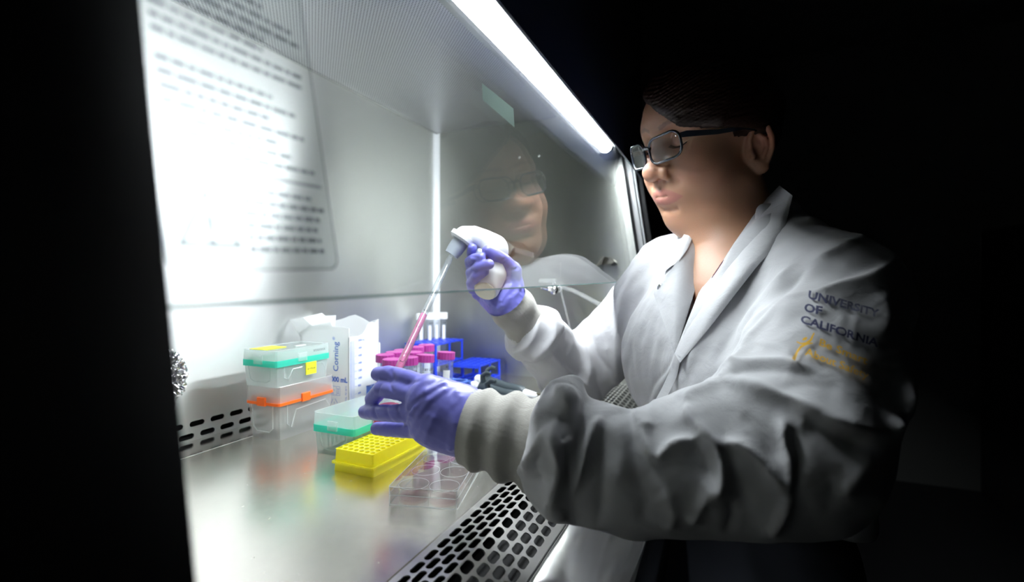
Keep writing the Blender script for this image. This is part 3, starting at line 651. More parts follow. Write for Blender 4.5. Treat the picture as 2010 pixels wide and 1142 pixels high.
# racks -------------------------------------------------------------
def hole_sheet(mb, LX, LY, z, th, nx, ny, r, seg=16):
    cx, cy = LX/nx, LY/ny
    for i in range(nx):
        for j in range(ny):
            x0, y0 = cx*i, cy*j; xc, yc = x0+cx/2, y0+cy/2; q = []; c = []
            for k in range(seg):
                a = 2*PI*k/seg; dx, dy = math.cos(a), math.sin(a); s_ = min(cx/2/max(abs(dx),1e-9), cy/2/max(abs(dy),1e-9))
                q.append((xc+dx*s_, yc+dy*s_)); c.append((xc+dx*r, yc+dy*r))
            for co_ in ((x0,y0),(x0+cx,y0),(x0+cx,y0+cy),(x0,y0+cy)):
                kk = min(range(seg), key=lambda k: (q[k][0]-co_[0])**2+(q[k][1]-co_[1])**2); q[kk] = co_
            v = [(x,y,z) for x,y in q]+[(x,y,z) for x,y in c]+[(x,y,z-th) for x,y in q]+[(x,y,z-th) for x,y in c]; n = seg
            f = [(k,(k+1)%n,(k+1)%n+n,k+n) for k in range(n)]+[(2*n+k,3*n+k,3*n+(k+1)%n,2*n+(k+1)%n) for k in range(n)]+[(n+k,n+(k+1)%n,3*n+(k+1)%n,3*n+k) for k in range(n)]
            mb.add(v, f)
    mb.add([(0,0,z),(LX,0,z),(LX,LY,z),(0,LY,z),(0,0,z-th),(LX,0,z-th),(LX,LY,z-th),(0,LY,z-th)], [(0,4,5,1),(1,5,6,2),(2,6,7,3),(3,7,4,0)])
def tube_rack(label, loc, LX, LY, levels, nx, ny, r, mat, rz=0, group=None, pil=.0028):
    t = thing('tube_rack', label, 'rack', loc, rz, group)
    for z in levels: mb = MB(); hole_sheet(mb, LX, LY, z, .0030, nx, ny, r); mb.build('shelf', mat, t)
    for x in (.003, LX/2, LX-.003):
        for y in (.003, LY-.003):
            MB().tube([(x,y,levels[0]-.0022),(x,y,levels[-1])], [pil*1.2, pil], 10).build('pillar', mat, t, smooth=.6)
    for x in (-.0005, LX-.0005):
        for z in levels: MB().box(x,.006,z-.0075,x+.0016,LY-.006,z-.001).build('rim', mat, t)
    return t
tube_rack('tall blue three-tier wire rack holding the white-capped tubes in the far corner', (1.050,.652,DECK), .138,.092, [.0035,.047,.098], 6, 4, .0074, M['blue'])
tube_rack('low blue two-tier empty tube rack against the end wall', (1.098,.556,DECK), .122,.084, [.0035,.045], 6, 4, .0070, M['blue'])
tube_rack('light blue rack full of magenta-capped tubes behind the left hand', (.748,.466,DECK), .132,.150, [.004,.058], 4, 4, .0152, M['lightblue'], pil=.004)
def screw_tube(name, label, cat, loc, R, H, cap, rc, hc, tilt=(0,0), group=None, liquid=None):
    m_ = Matrix.Translation(loc) @ Matrix.Rotation(tilt[0],4,'X') @ Matrix.Rotation(tilt[1],4,'Y')
    t = thing(name, label, cat, mat=m_, group=group)
    MB().lathe([(.0006,.0),(R*.35,.004),(R,.016),(R,H-.012)], 20, cap=False).build('tube_body', M['tubeclear'], t, smooth=.7)
    kn = []
    for z, rr in ((H-hc,rc),(H-.0008,rc),(H,rc-.001)):
        kn.append((rr,z))
    c = MB(); n = 36; v = []; f = []
    for rr, z in kn:
        for i in range(n): a = 2*PI*i/n; q = rr*(1 if i % 2 else .965); v.append((q*math.cos(a), q*math.sin(a), z))
    for k in range(2):
        for i in range(n): j = (i+1)%n; f.append((k*n+i,k*n+j,(k+1)*n+j,(k+1)*n+i))
    f.append(tuple(range(n-1,-1,-1))); f.append(tuple(2*n+i for i in range(n))); c.add(v,f); c.build('cap', cap, t)
    # white writing patch and printed lines, facing the room side
    pm = MB(); a0 = math.radians(-165); n = 9
    for i in range(n):
        a, b = a0+.10*i, a0+.10*(i+1); rr = R+.0003
        pm.add([(rr*math.cos(a),rr*math.sin(a),H*.30),(rr*math.cos(b),rr*math.sin(b),H*.30),(rr*math.cos(b),rr*math.sin(b),H*.72),(rr*math.cos(a),rr*math.sin(a),H*.72)], [(0,1,2,3)])
    pm.build('writing_patch', M['writing_patch'], t)
    sm = MB()
    for k in range(12):
        z = H*.22+k*H*.045; rr = R+.0003
        for i in range(3 if k % 2 else 5):
            a, b = -1.55+.1*i, -1.55+.1*(i+1)
            sm.add([(rr*math.cos(a),rr*math.sin(a),z),(rr*math.cos(b),rr*math.sin(b),z),(rr*math.cos(b),rr*math.sin(b),z+.0006),(rr*math.cos(a),rr*math.sin(a),z+.0006)], [(0,1,2,3)])
    sm.build('scale_print', M['blackink'], t)
    v, f = text_mesh('BY DUPLOI', R*.42, 'LEFT', .0001); rr = R+.0003
    v = [(rr*math.cos(-2.55+q[0]/R), rr*math.sin(-2.55+q[0]/R), H*.76+q[1]) for q in v]; MB().add(v,f).build('lot_print', M['blackink'], t)
    if liquid: MB().lathe([(.0005,.001),(R*.34,.0045),(R*.96,.0165),(R*.96,liquid[1]),(.0004,liquid[1])], 16, cap=False).build('liquid', liquid[0], t, smooth=.6)
    return t
mag = [((756,695),'leftmost in the light blue rack beside the frosted bottle',(0,0)), ((774,690),'second from the left at the back of the light blue rack',(0,0)),
 ((770,704),'in front at the left, just above the index fingertip',(.0,0)), ((790,686),'half hidden behind the graduated pipette',(0,0)),
 ((802,700),'right behind the lower end of the pipette',(0,0)), ((812,690),'in the middle of the light blue rack just right of the pipette',(0,0)),
 ((816,680),'small at the back between the pipette and the tallest cap',(0,0)), ((837,676),'highest standing, in front of the tall blue rack',(0,0)),
 ((835,695),'tilted to the right above the gloved knuckles',(.02,.07)), ((876,690),'rightmost, leaning at the rack corner near the pipettors',(.02,.06))]
for (px, lb, tl) in mag:
    q = PZ(px[0], px[1], DECK+.116+.0055); 
    tz = DECK+.0055; H = .116
    base = Vector((q[0], q[1], tz)) - Vector((math.sin(tl[1])*H, -math.sin(tl[0])*H, 0))
    screw_tube('centrifuge_tube', 'magenta-capped clear tube '+lb, 'tube', tuple(base), .0140, H, M['magenta'], .0168, .0135, tl, 'magenta-capped centrifuge tubes in the light blue rack')
whi = [((826,614),'leftmost'),((843,613),'second from the left'),((856,613),'second from the right'),((870,612),'rightmost')]
for px, lb in whi:
    H = .118; q = PZ(px[0], px[1], DECK+.048+H-.0)
    q = CAM + dr(px[0], px[1]+1)*(1.36 if px[0] > 850 else 1.33); top = q[2]; q0_ = Vector((q[0], q[1], top-H))
    screw_tube('screw_cap_tube', 'white-capped clear tube, %s of the four in the tall blue rack' % lb, 'tube', tuple(q0_), .0088, H, M['whitecap'], .0118, .017, (0,0), 'white-capped tubes in the tall blue rack')
# pipettors lying on the deck
M['dgrey'] = pbr('dark_grey_grip', (.035,.050,.058), .5); M['goldmetal'] = pbr('tip_ejector_metal', (.75,.66,.45), .2, 1)
def pipettor(label, a, b, roll, k=1.):
    x = Vector(b)-Vector(a); m_ = zframe(a, x, (0,0,1)); t = thing('pipettor', label, 'pipettor', mat=m_, group='grey pipettors lying on the deck')
    MB().lathe([(.0005,-.006),(.0085,-.004),(.0105,.002),(.0100,.009),(.0045,.011),(.0045,.020)], 20).build('plunger', M['whitecap'], t, smooth=.7)
    MB().lathe([(.008,.018),(.0135,.020),(.0145,.030),(.0130,.040),(.0125,.075),(.0145,.100),(.0150,.112),(.012,.118)], 20, Matrix.Diagonal((1,.85,1,1))).build('grip', M['dgrey'], t, smooth=.6)
    hk = MB().tube([(.010,0,.026),(.026,0,.022),(.034,0,.032),(.034,0,.042)], [.006,.0055,.0045,.003], 10).build('finger_hook', M['dgrey'], t, smooth=.7)
    for i in range(5): MB().box(-.0148,-.008,.050+.009*i,-.0122,.008,.0525+.009*i).build('grip_rib', M['black'], t)
    MB().box(-.0150,-.005,.098,-.0132,.005,.108).build('volume_window', M['tape_white'], t)
    MB().lathe([(.0105,.117),(.0100,.145),(.0075,.150)], 18).build('collar', M['whitecap'], t, smooth=.6)
    MB().lathe([(.0052,.149),(.0048,.185),(.0036,.212),(.0030,.238)], 14).build('tip_cone', M['goldmetal'], t, smooth=.6)
    MB().box(.0070,-.003,.110,.0095,.003,.200).build('ejector_arm', M['goldmetal'], t)
    return t
pipettor('grey pipettor with white plunger, the rear one lying nearest the end wall', tuple(P(938,744,1.08)), tuple(P(1042,777,1.01)), 0)
pipettor('grey pipettor with white plunger, the front one next to the ribbed cuff', tuple(P(928,757,1.02)), tuple(P(1040,790,.945)), 0)
pipettor('third pipettor, mostly hidden under the front one and the cuff', tuple(P(938,774,.98)), tuple(P(1046,806,.90)), 0)
# ================================================================== signed-distance modelling for the person
HSC = np.array([.91, 1.13, 1.0])
def unshear(L): L = L.copy(); L[..., 0] += .2*np.maximum(0, -.03-L[..., 2]); return L        # chin set back under the lips
def shear(L): L = np.array(L, float); L[..., 0] -= .2*np.maximum(0, -.03-L[..., 2]); return L
class Prim:
    def bound(s): return s.bc, s.br
class Ell(Prim):
    def __init__(s, c, r, k=.02, op=1, ax=None, sp='w'):
        s.c = np.array(c, float); s.r = np.array(r, float); s.k = k; s.op = op; s.sp = sp
        s.ax = None if ax is None else np.array(ax, float); s.bc = s.c; s.br = float(max(r))
    def __call__(s, p):
        q = p-s.c
        if s.ax is not None: q = q @ s.ax.T
        k0 = np.sqrt(((q/s.r)**2).sum(-1)); k1 = np.sqrt(((q/s.r**2)**2).sum(-1))+1e-9
        return k0*(k0-1)/k1
class Cap(Prim):
    def __init__(s, pts, rad, k=.02, op=1, sp='w', flat=None):
        s.p = np.array(pts, float); s.r = np.array(rad, float) if hasattr(rad, '__len__') else np.full(len(pts), float(rad))
        s.k = k; s.op = op; s.sp = sp; s.bc = s.p.mean(0); s.br = float((np.linalg.norm(s.p-s.bc, axis=1)+s.r).max())
    def __call__(s, p):
        out = None
        for i in range(len(s.p)-1):
            a, b = s.p[i], s.p[i+1]; ab = b-a; t = np.clip(((p-a)@ab)/(ab@ab+1e-12), 0, 1)
            d = np.sqrt((((p-a)-t[..., None]*ab)**2).sum(-1)) - (s.r[i]+(s.r[i+1]-s.r[i])*t)
            out = d if out is None else np.minimum(out, d)
        return out
def smin(a, b, k):
    h = np.maximum(k-np.abs(a-b), 0)/k; return np.minimum(a, b)-h*h*k*.25
class Field:
    def __init__(s, prims, H=None, disp=None): s.prims = prims; s.H = H; s.disp = disp
    def wb(s, pr):
        c, r = pr.bound()
        if pr.sp == 'h':
            O, A = s.H; return [O+(shear(c)*HSC)@A, O+(shear(c)*HSC*np.array([1,-1,1]))@A], r*1.25
        return [c], r
    def cull(s, c, R):
        out = []
        for pr in s.prims:
            cs, r = s.wb(pr)
            if any(np.linalg.norm(q-c) < R+r+pr.k+.012 for q in cs): out.append(pr)
        return out
    def __call__(s, p, prims=None):
        prims = s.prims if prims is None else prims
        ph = None; d = np.full(p.shape[:-1], 1.0)
        for pr in prims:
            if pr.sp == 'h':
                if ph is None:
                    O, A = s.H; ph = unshear(((p-O)@A.T)/HSC); ph = np.concatenate([ph[...,:1], np.abs(ph[...,1:2]), ph[...,2:]], -1)
                q = ph
            else: q = p
            e = pr(q)
            d = smin(d, e, pr.k) if pr.op > 0 else -smin(-d, e, pr.k)
        if s.disp is not None: d = d + s.disp(p)
        return d
def surface(field, lo, hi, h, B=14):
    lo = np.array(lo, float); hi = np.array(hi, float)
    nb = np.ceil((hi-lo)/(h*B)).astype(int); n = nb*B
    G = np.full(tuple(n), 1.0, np.float32); diag = h*B*math.sqrt(3)/2
    ar = np.arange(B)*h; loc = np.stack(np.meshgrid(ar, ar, ar, indexing='ij'), -1)
    for bx in range(nb[0]):
        for by in range(nb[1]):
            for bz in range(nb[2]):
                o = lo+np.array([bx,by,bz])*h*B; c = o+h*B/2
                pr = field.cull(c, diag*1.1)
                if not pr: continue
                d0 = float(field(c[None], pr)[0])
                sl = (slice(bx*B,bx*B+B), slice(by*B,by*B+B), slice(bz*B,bz*B+B))
                if abs(d0) > diag*1.9+.006: G[sl] = d0; continue
                G[sl] = field(o+loc, pr)
    G[0]=1;G[-1]=1;G[:,0]=1;G[:,-1]=1;G[:,:,0]=1;G[:,:,-1]=1
    I = G < 0; nx, ny, nz = I.shape
    s8 = sum(I[a:nx-1+a, b:ny-1+b, c:nz-1+c].astype(np.int8) for a in (0,1) for b in (0,1) for c in (0,1))
    ci = np.argwhere((s8 > 0) & (s8 < 8)); idm = np.full((nx,ny,nz), -1, np.int32); idm[ci[:,0],ci[:,1],ci[:,2]] = np.arange(len(ci))
    cor = [(a,b,c) for a in (0,1) for b in (0,1) for c in (0,1)]
    val = {q: G[ci[:,0]+q[0], ci[:,1]+q[1], ci[:,2]+q[2]].astype(float) for q in cor}
    acc = np.zeros((len(ci),3)); cnt = np.zeros(len(ci))
    for q in cor:
        for ax in range(3):
            if q[ax] == 0:
                q2 = tuple(1 if i == ax else q[i] for i in range(3)); a, b = val[q], val[q2]; m = (a < 0) != (b < 0)
                t = np.where(m, a/(a-b+1e-20), 0); pt = np.array(q, float)[None].repeat(len(ci), 0); pt[:,ax] = t
                acc += pt*m[:,None]; cnt += m
    V = lo+(ci+acc/np.maximum(cnt,1)[:,None])*h
    quads = []
    for ax in range(3):
        u_, w_ = [(1,2),(2,0),(0,1)][ax]
        sh = [slice(1,-1)]*3; s2 = list(sh); s2[ax] = slice(2,None)
        A = I[tuple(sh)]; Bm = I[tuple(s2)]; e = np.argwhere(A != Bm)+1; fl = I[e[:,0],e[:,1],e[:,2]]
        du = np.zeros(3,int); du[u_] = 1; dw = np.zeros(3,int); dw[w_] = 1
        g = lambda o: idm[o[:,0],o[:,1],o[:,2]]
        q = np.stack([g(e-du-dw), g(e-dw), g(e), g(e-du)], 1); q[~fl] = q[~fl][:,::-1]; quads.append(q)
    Q = np.concatenate(quads); Q = Q[(Q >= 0).all(1)]
    return V, Q
def np_mesh(name, V, Q, mat, parent=None, cols=None, smooth=True):
    me = bpy.data.meshes.new(name); me.vertices.add(len(V)); me.vertices.foreach_set('co', np.asarray(V, np.float32).ravel())
    k = Q.shape[1]; me.loops.add(len(Q)*k); me.loops.foreach_set('vertex_index', Q.astype(np.int32).ravel())
    me.polygons.add(len(Q)); me.polygons.foreach_set('loop_start', np.arange(0, len(Q)*k, k, dtype=np.int32)); me.polygons.foreach_set('loop_total', np.full(len(Q), k, np.int32))
    me.polygons.foreach_set('use_smooth', [smooth]*len(Q)); me.update(calc_edges=True); me.validate()
    if cols is not None:
        at = me.color_attributes.new('Col', 'FLOAT_COLOR', 'POINT'); at.data.foreach_set('color', np.concatenate([cols, np.ones((len(cols),1))], 1).astype(np.float32).ravel())
    me.materials.append(mat); o = bpy.data.objects.new(name, me); COL.objects.link(o)
    if parent:
        o.parent = parent; o.matrix_parent_inverse = Matrix.Translation(-Vector(parent.location))
    return o
def trace(field, u, v, d0=.2, d1=1.4):
    q = dr(u, v); L = np.linalg.norm(q); q = q/L; t = d0*L
    for _ in range(160):
        s_ = float(field((CAM+q*t)[None])[0])
        if s_ < .0004: return CAM+q*t
        t += max(s_*.8, .0004)
        if t > d1*L: return None
    return CAM+q*t
def grad(field, p, e=.004):
    p = np.array(p); g = np.array([float(field((p+np.eye(3)[i]*e)[None])[0]-field((p-np.eye(3)[i]*e)[None])[0]) for i in range(3)]); return g/(np.linalg.norm(g)+1e-9)
def wob(freq, amp, seed=0):
    r = np.random.default_rng(seed); K = r.normal(size=(7,3))*freq; ph = r.uniform(0, 6.28, 7)
    def f(p):
        s_ = 0
        for i in range(7): s_ = s_+np.sin(p@K[i]+ph[i]+1.3*np.sin(p@K[(i+3)%7]*.7+ph[(i+2)%7]))
        return s_*amp/7
    return f
# ------------------------------------------------------------------ person
person = thing('person', 'woman in white lab coat, glasses and violet gloves holding a pipette controller at the cabinet', 'person', (.775,-.02,0))
def hframe(yaw, pitch, roll):
    yaw, pitch, roll = map(math.radians, (yaw, pitch, roll))
    f = np.array([math.cos(yaw)*math.cos(pitch), math.sin(yaw)*math.cos(pitch), -math.sin(pitch)])
    l0 = np.array([-math.sin(yaw), math.cos(yaw), 0]); u0 = np.cross(f, l0); l = l0*math.cos(roll)+u0*math.sin(roll); return np.stack([f, l, np.cross(f, l)])
HO = np.array([.833,.030,1.376]); HA = hframe(130, 12.5, -6); H = (HO, HA)
def hw(p): return HO+(shear(p)*HSC)@HA
BF = np.array([-.6,.8,0]); BL = np.array([-.8,-.6,0]); BAX = np.stack([BL, BF, [0,0,1]])
SL = np.array([.660,-.125,1.185]); SR = np.array([.940,.085,1.185]); NB = np.array([.835,-.030,1.235])
h_ = lambda *a, **k: Ell(*a, sp='h', **k)
hc = lambda *a, **k: Cap(*a, sp='h', **k)
head = [
 h_((-.012,0,.045),(.098,.076,.088),k=.02), h_((.035,0,.052),(.056,.063,.056),k=.03), h_((.040,0,-.022),(.050,.062,.074),k=.03),
 h_((.050,.034,-.032),(.034,.034,.040),k=.03), h_((.030,0,-.068),(.056,.054,.044),k=.03), h_((.079,0,-.099),(.016,.022,.015),k=.022),
 h_((.030,.0,-.100),(.048,.050,.028),k=.03), hc([(.002,.052,-.060),(.040,.040,-.090)],[.024,.022],k=.025),
 h_((.076,0,-.060),(.023,.032,.025),k=.018),
 hc([(.070,.012,.043),(.068,.036,.046),(.058,.052,.040)],[.013,.013,.010],k=.016),
 hc([(.084,0,.034),(.094,0,.010),(.1045,0,-.014)],[.0080,.0088,.0118],k=.012),
 h_((.1090,0,-.0185),(.0150,.0148,.0135),k=.008), h_((.0965,.0180,-.0218),(.0138,.0100,.0118),k=.006),
 h_((.089,.030,.024),(.014,.018,.013),k=.016,op=-1),
 h_((.069,.031,.023),(.0150,.0150,.0140),k=.004),
 hc([(.081,.019,.0165),(.0830,.031,.0130),(.077,.043,.0160)],[.0006,.0008,.0006],k=.002,op=-1),
 h_((.1000,.0085,-.0330),(.0070,.0042,.0050),k=.003,op=-1),
 hc([(.101,0,-.037),(.100,0,-.046)],.0018,k=.006,op=-1),
 hc([(.0975,.022,-.022),(.092,.031,-.038)],[.0016,.0012],k=.012,op=-1),
 hc([(.099,0,-.0525),(.0975,.008,-.0515),(.0925,.020,-.0540),(.086,.031,-.0592)],[.0044,.0044,.0038,.0016],k=.008),
 hc([(.0985,0,-.0632),(.0960,.009,-.0628),(.0910,.021,-.0622),(.085,.030,-.0602)],[.0064,.0058,.0042,.0014],k=.008),
 hc([(.1050,0,-.0578),(.1015,.010,-.0572),(.0955,.0205,-.0582),(.0880,.0310,-.0600)],[.0006,.0007,.0008,.0009],k=.003,op=-1),
 hc([(.0985,0,-.0785),(.093,.014,-.0785)],.0030,k=.014,op=-1),
]
# ear
e1 = np.array([-.90,.44,0]); e1 /= np.linalg.norm(e1); e2 = np.array([-.20,.05,1.]); e2 -= e1*(e1@e2); e2 /= np.linalg.norm(e2); e3 = np.cross(e1, e2)
if e3[1] < 0: e3 = -e3
EC = np.array([-.020,.0775,-.012]); ep = lambda a, b, c=0: tuple(EC+e1*a+e2*b+e3*c)
head += [ h_(tuple(EC-e3*.003),(.0165,.029,.0055),k=.006,ax=np.stack([e1,e2,e3])),
 h_(tuple(EC+e3*.004+e1*.000-e2*.002),(.0110,.0190,.0052),k=.004,op=-1,ax=np.stack([e1,e2,e3])),
 h_(tuple(EC+e3*.000-e1*.005-e2*.004),(.0070,.0095,.0070),k=.004,op=-1,ax=np.stack([e1,e2,e3])),
 hc([ep(-.010,-.002,.000),ep(-.012,.012,.001),ep(-.008,.025,.003),ep(.003,.031,.004),ep(.013,.026,.004),ep(.0175,.012,.004),ep(.0165,-.004,.003),ep(.010,-.018,.002)],[.0020,.0030,.0034,.0036,.0037,.0036,.0034,.0032],k=.003),
 hc([ep(.002,.019,.001),ep(.009,.012,.002),ep(.010,.000,.002),ep(.004,-.012,.002)],[.0018,.0026,.0026,.0024],k=.004),
 h_(ep(.001,-.0245,.000),(.0088,.0095,.0050),k=.005,ax=np.stack([e1,e2,e3])),
 hc([ep(-.011,-.004,.001),ep(-.010,-.010,.003)],[.0034,.0034],k=.003) ]
nk0 = hw((-.020,0,-.030)); nk1 = NB+np.array([0,0,-.01])
body_w = [Cap([nk0, (nk0+nk1)/2+BF*.004, nk1],[.058,.056,.064],k=.03),
 Cap([hw((.035,0,-.085)), NB+BF*.040+np.array([0,0,-.015]), NB+BF*.060+np.array([0,0,-.08])],[.034,.034,.045],k=.04),
 Cap([NB+np.array([0,0,-.04]), SL+np.array([0,0,-.05])],[.044,.034],k=.04), Cap([NB+np.array([0,0,-.04]), SR+np.array([0,0,-.05])],[.044,.034],k=.04),
 Ell((.800,-.020,1.09),(.150,.092,.13),k=.05,ax=BAX)]
SKIN = Field(head+body_w, H)
HEADF = Field(head, H)
V, Q = surface(SKIN, (.62,-.19,1.00), (1.00,.19,1.50), .0017)
L = unshear(((V-HO)@HA.T)/HSC); la = np.abs(L[:,1])
base = np.array([.38,.20,.12]); C0 = np.tile(base, (len(V),1))
def mixc(m, c): 
    global C0
    m = np.clip(m, 0, 1)[:,None]; C0 = C0*(1-m)+np.array(c)*m
def dist(p, q): return np.sqrt(((p-np.array(q))**2).sum(1))
Lm = np.stack([L[:,0], la, L[:,2]], 1)
mixc(.45*np.exp(-(dist(Lm,(.066,.045,-.025))/.022)**2), (.50,.18,.12))
mixc(.55*np.exp(-(dist(Lm,(.108,0,-.018))/.014)**2), (.50,.17,.12))
mixc(.5*np.exp(-(dist(Lm,ep(.012,.012,.003))/.018)**2), (.62,.20,.13))
up_ = Cap([(.1015,0,-.0515),(.0995,.008,-.0505),(.0925,.020,-.0545),(.085,.032,-.0595)],[.0052,.0052,.0042,.0015]); lo_ = Cap([(.1015,0,-.0645),(.0985,.009,-.0640),(.0910,.021,-.0622),(.085,.031,-.0600)],[.0066,.0062,.0044,.0015])
Z0 = np.array([0,1,1.]); up_.p = up_.p*Z0; lo_.p = lo_.p*Z0; Lf = Lm*Z0+np.where(Lm[:,:1] < .05, 1.0, 0.0)
dl = np.minimum(up_(Lf), lo_(Lf)); mixc(.75*np.clip(-dl/.002+.5,0,1), (.34,.12,.105))
br_ = Cap([(.086,.012,.0425),(.083,.026,.0480),(.070,.044,.0465),(.060,.052,.042)],[.0032,.0036,.0026,.0012]); br_.p = br_.p*Z0; br_ = br_(Lf)
ns = wob(900,1,5)(L*np.array([1,.35,1]))
mixc(np.clip(-br_/.0016+-.1+ns*.9,0,.6), (.05,.025,.016))
for q in ((.074,.046,-.066),(.070,.050,-.050),(.052,.058,-.072),(.045,.058,-.055),(.078,.036,-.044),(.062,.050,-.030),(.050,.052,-.098),(.046,.052,-.100)): mixc(.75*np.clip(1.6-dist(L,q)/.0011,0,1), (.12,.05,.03))
mixc(.10*np.clip(wob(160,2.2,3)(L),0,1), (.5,.2,.13))
M['skin'] = pbr('skin', (.6,.33,.21), .50, vcol=True, sss=.18, subr=.012, bump=.25, bscale=900)
body = np_mesh('body', V, Q, M['skin'], person, C0)
# eyes
M['eye'] = pbr('eye_white', (.75,.72,.68), .15, coat=.5); M['iris'] = pbr('dark_brown_iris', (.03,.015,.01), .1)
def place_h(p): return Vector(hw(p))
def parented(o): o.parent = person; o.matrix_parent_inverse = Matrix.Translation(-Vector(person.location)); return o
for s_ in (1, -1):
    c = np.array([.069,.031*s_,.0225]); gz = np.array([.85,0,-.52]); gz /= np.linalg.norm(gz)
    m_ = zframe(hw(c), gz@HA)
    pr_ = [((.0128)*math.sin(a), (.0128)*math.cos(a)) for a in np.linspace(PI-.001, .50, 12)]
    e_ = parented(MB().lathe(pr_, 24, m_).build('eyeball', M['eye'], smooth=.8))
    parented(MB().lathe([((.0128)*math.sin(a)+.00005, (.0128)*math.cos(a)+.0001) for a in np.linspace(.50,.02,5)], 24, m_).build('iris', M['iris'], smooth=.8))
    ls = MB()
    for i in range(26):
        t = i/25; a = np.array([.0820-.0065*max(0,t-.35)*1.4, (.019+.026*t), .0160-.004*math.sin(PI*t)]); dirn = np.array([.0055,.002*(t-.3)*2,-.0038])
        a[1] *= s_; dirn[1] *= s_; p0 = a+np.array([.0012,0,0]); ls.tube([hw(p0), hw(p0+dirn*.6), hw(p0+dirn+np.array([0,0,.0012]))], [.00032,.00025,.0001], 4)
    l_ = parented(ls.build('eyelashes', pbr('lash', (.01,.008,.006), .6))); l_['kind'] = 'stuff'
# ------------------------------------------------------------------ hair: a cap of swept locks
hair = [h_((-.024,0,.056),(.096,.080,.086),k=.02), h_((-.034,0,.026),(.088,.083,.080),k=.02),
        h_((-.112,0,.050),(.040,.045,.040),k=.02)]
def lock(pts, r, k=.006): return Cap([hw(p) for p in pts], r, k=k)
def onhead(p, off):
    q = hw(p)
    for _ in range(6):
        d = float(HEADF(q[None])[0]); q = q-grad(HEADF, q, .003)*(d-off)*.9
    return q
bangs = []
for i in range(12):
    t = i/11
    ctl = [(.075-.050*t,-.030+.004*t,.110+.018*t), (.085-.040*t,-.012+.012*t,.091+.031*t), (.082-.034*t,.018+.012*t,.067+.045*t),
           (.070-.032*t,.043+.010*t,.047+.051*t), (.042-.030*t,.062+.004*t,.035+.052*t), (.008-.028*t,.076,.030+.048*t), (-.030-.02*t,.080,.010+.05*t)]
    bangs.append(Cap([onhead(c, .0065) for c in ctl], [.0045,.0065,.0075,.0080,.0080,.0080,.007], k=.007))
for i in range(9):
    t = i/8; ctl = [(.066-.045*t,-.032,.116+.012*t), (.052-.030*t,-.052,.104+.02*t), (.030-.02*t,-.066,.080+.03*t), (.010-.02*t,-.074,.050+.035*t), (-.01-.02*t,-.080,.02+.05*t)]
    bangs.append(Cap([onhead(c, .0065) for c in ctl], [.0045,.0065,.0075,.0075,.007], k=.007))
cut = [h_((.082,0,-.010),(.070,.110,.095),k=.004,op=-1), hc([(.002,.100,.0),(-.002,.100,-.040)],[.030,.034],k=.006,op=-1), h_((.005,.10,-.060),(.075,.09,.07),k=.01,op=-1)]
gw = wob(420,.0009,9)
def hdisp(p):
    q = (p-HO)@HA.T; return gw(q*np.array([.25,.35,1.2])) + .0006*np.sin(q[...,2]*1400+q[...,0]*500+4*np.sin(q[...,1]*60))
HAIR = Field(hair[:2]+cut+hair[2:]+bangs, H, hdisp)
V, Q = surface(HAIR, (.68,-.16,1.22), (1.00,.22,1.56), .0019)
M['hair'] = pbr('dark_brown_hair', (.020,.007,.004), .42, spec=.35, bump=.5, bscale=300, bstretch=(1,1,6))
np_mesh('hair', V, Q, M['hair'], person)
# ------------------------------------------------------------------ glasses (worn)
M['frame_g'] = pbr('dark_blue_grey_acetate', (.018,.022,.032), .25, coat=.5); M['lens'] = clear('spectacle_lens', (.95,.97,.96), .02, (.6,.7,.7), 0, 1.6)
gl_root = None
def gpos(a, b, c=0): b = b+.07*a; return hw((.1070-.055*abs(a)-3.2*abs(a)**2+c+.006+(b-.0)*.10, a*.90, b))        # a: sideways, b: up
GU = .0105
rims = []
for s_ in (1, -1):
    cx = .0345*s_; out = []
    for x, y in rrect(-.0280,-.0180,.0280,.0180,.0135,5):
        out.append((cx+x*s_, GU+y+ .0018*(x/.0255)))
    loop = [gpos(*q) for q in out]; loop.append(loop[0])
    rim = MB().tube(loop, .0020, 8, cap=False); rims.append(rim)
    if s_ == 1: g0 = rim.build('spectacle_frame', M['frame_g'], smooth=.8); gl_root = parented(g0)
    else:
        o_ = rim.build('spectacle_rim', M['frame_g'], smooth=.8); o_.parent = gl_root
    k = len(out); le = MB().add([gpos(*q) for q in out]+[gpos(cx,GU,.0015)], [(i,(i+1)%k,k) for i in range(k)]).build('lens', M['lens'], smooth=1.2); le.parent = gl_root
    # hinge block and temple
    q0 = gpos(.061*s_, GU+.010); q1 = gpos(.069*s_, GU+.0095,-.004); q2 = hw((.045,.0700*s_,GU+.0095)); q3 = hw((.005,.0790*s_,GU+.009)); q4 = hw((-.014,.0815*s_,GU+.003))
    tm = MB(); 
    pts = [Vector(q) for q in (q0,q1,q2,q3,q4)]; upv = Vector(HA[2]); n_ = len(pts); vv = []; ff = []
    for i_, p_ in enumerate(pts):
        tg = (pts[min(i_+1,n_-1)]-pts[max(i_-1,0)]).normalized(); sd = tg.cross(upv).normalized(); hgt = [.0032,.0042,.0032,.0026,.0022][i_]; wd = .0013
        vv += [p_+upv*hgt+sd*wd, p_+upv*hgt-sd*wd, p_-upv*hgt-sd*wd, p_-upv*hgt+sd*wd]
    for i_ in range(n_-1):
        for j in range(4): ff.append((4*i_+j,4*i_+(j+1)%4,4*i_+4+(j+1)%4,4*i_+4+j))
    ff += [(3,2,1,0),(4*n_-4,4*n_-3,4*n_-2,4*n_-1)]
    t_ = tm.add(vv,ff).build('temple', M['frame_g'], smooth=.8); t_.parent = gl_root
    dq = gpos(.0585*s_, GU+.0105, .0022); st = MB().lathe([(.0013,0),(.0010,.0006)], 8, zframe(dq, HA[0])).build('rivet', M['chrome']); st.parent = gl_root
bq = [gpos(-.0085,GU+.005,.0), gpos(0,GU+.0075,.0015), gpos(.0085,GU+.005,.0)]
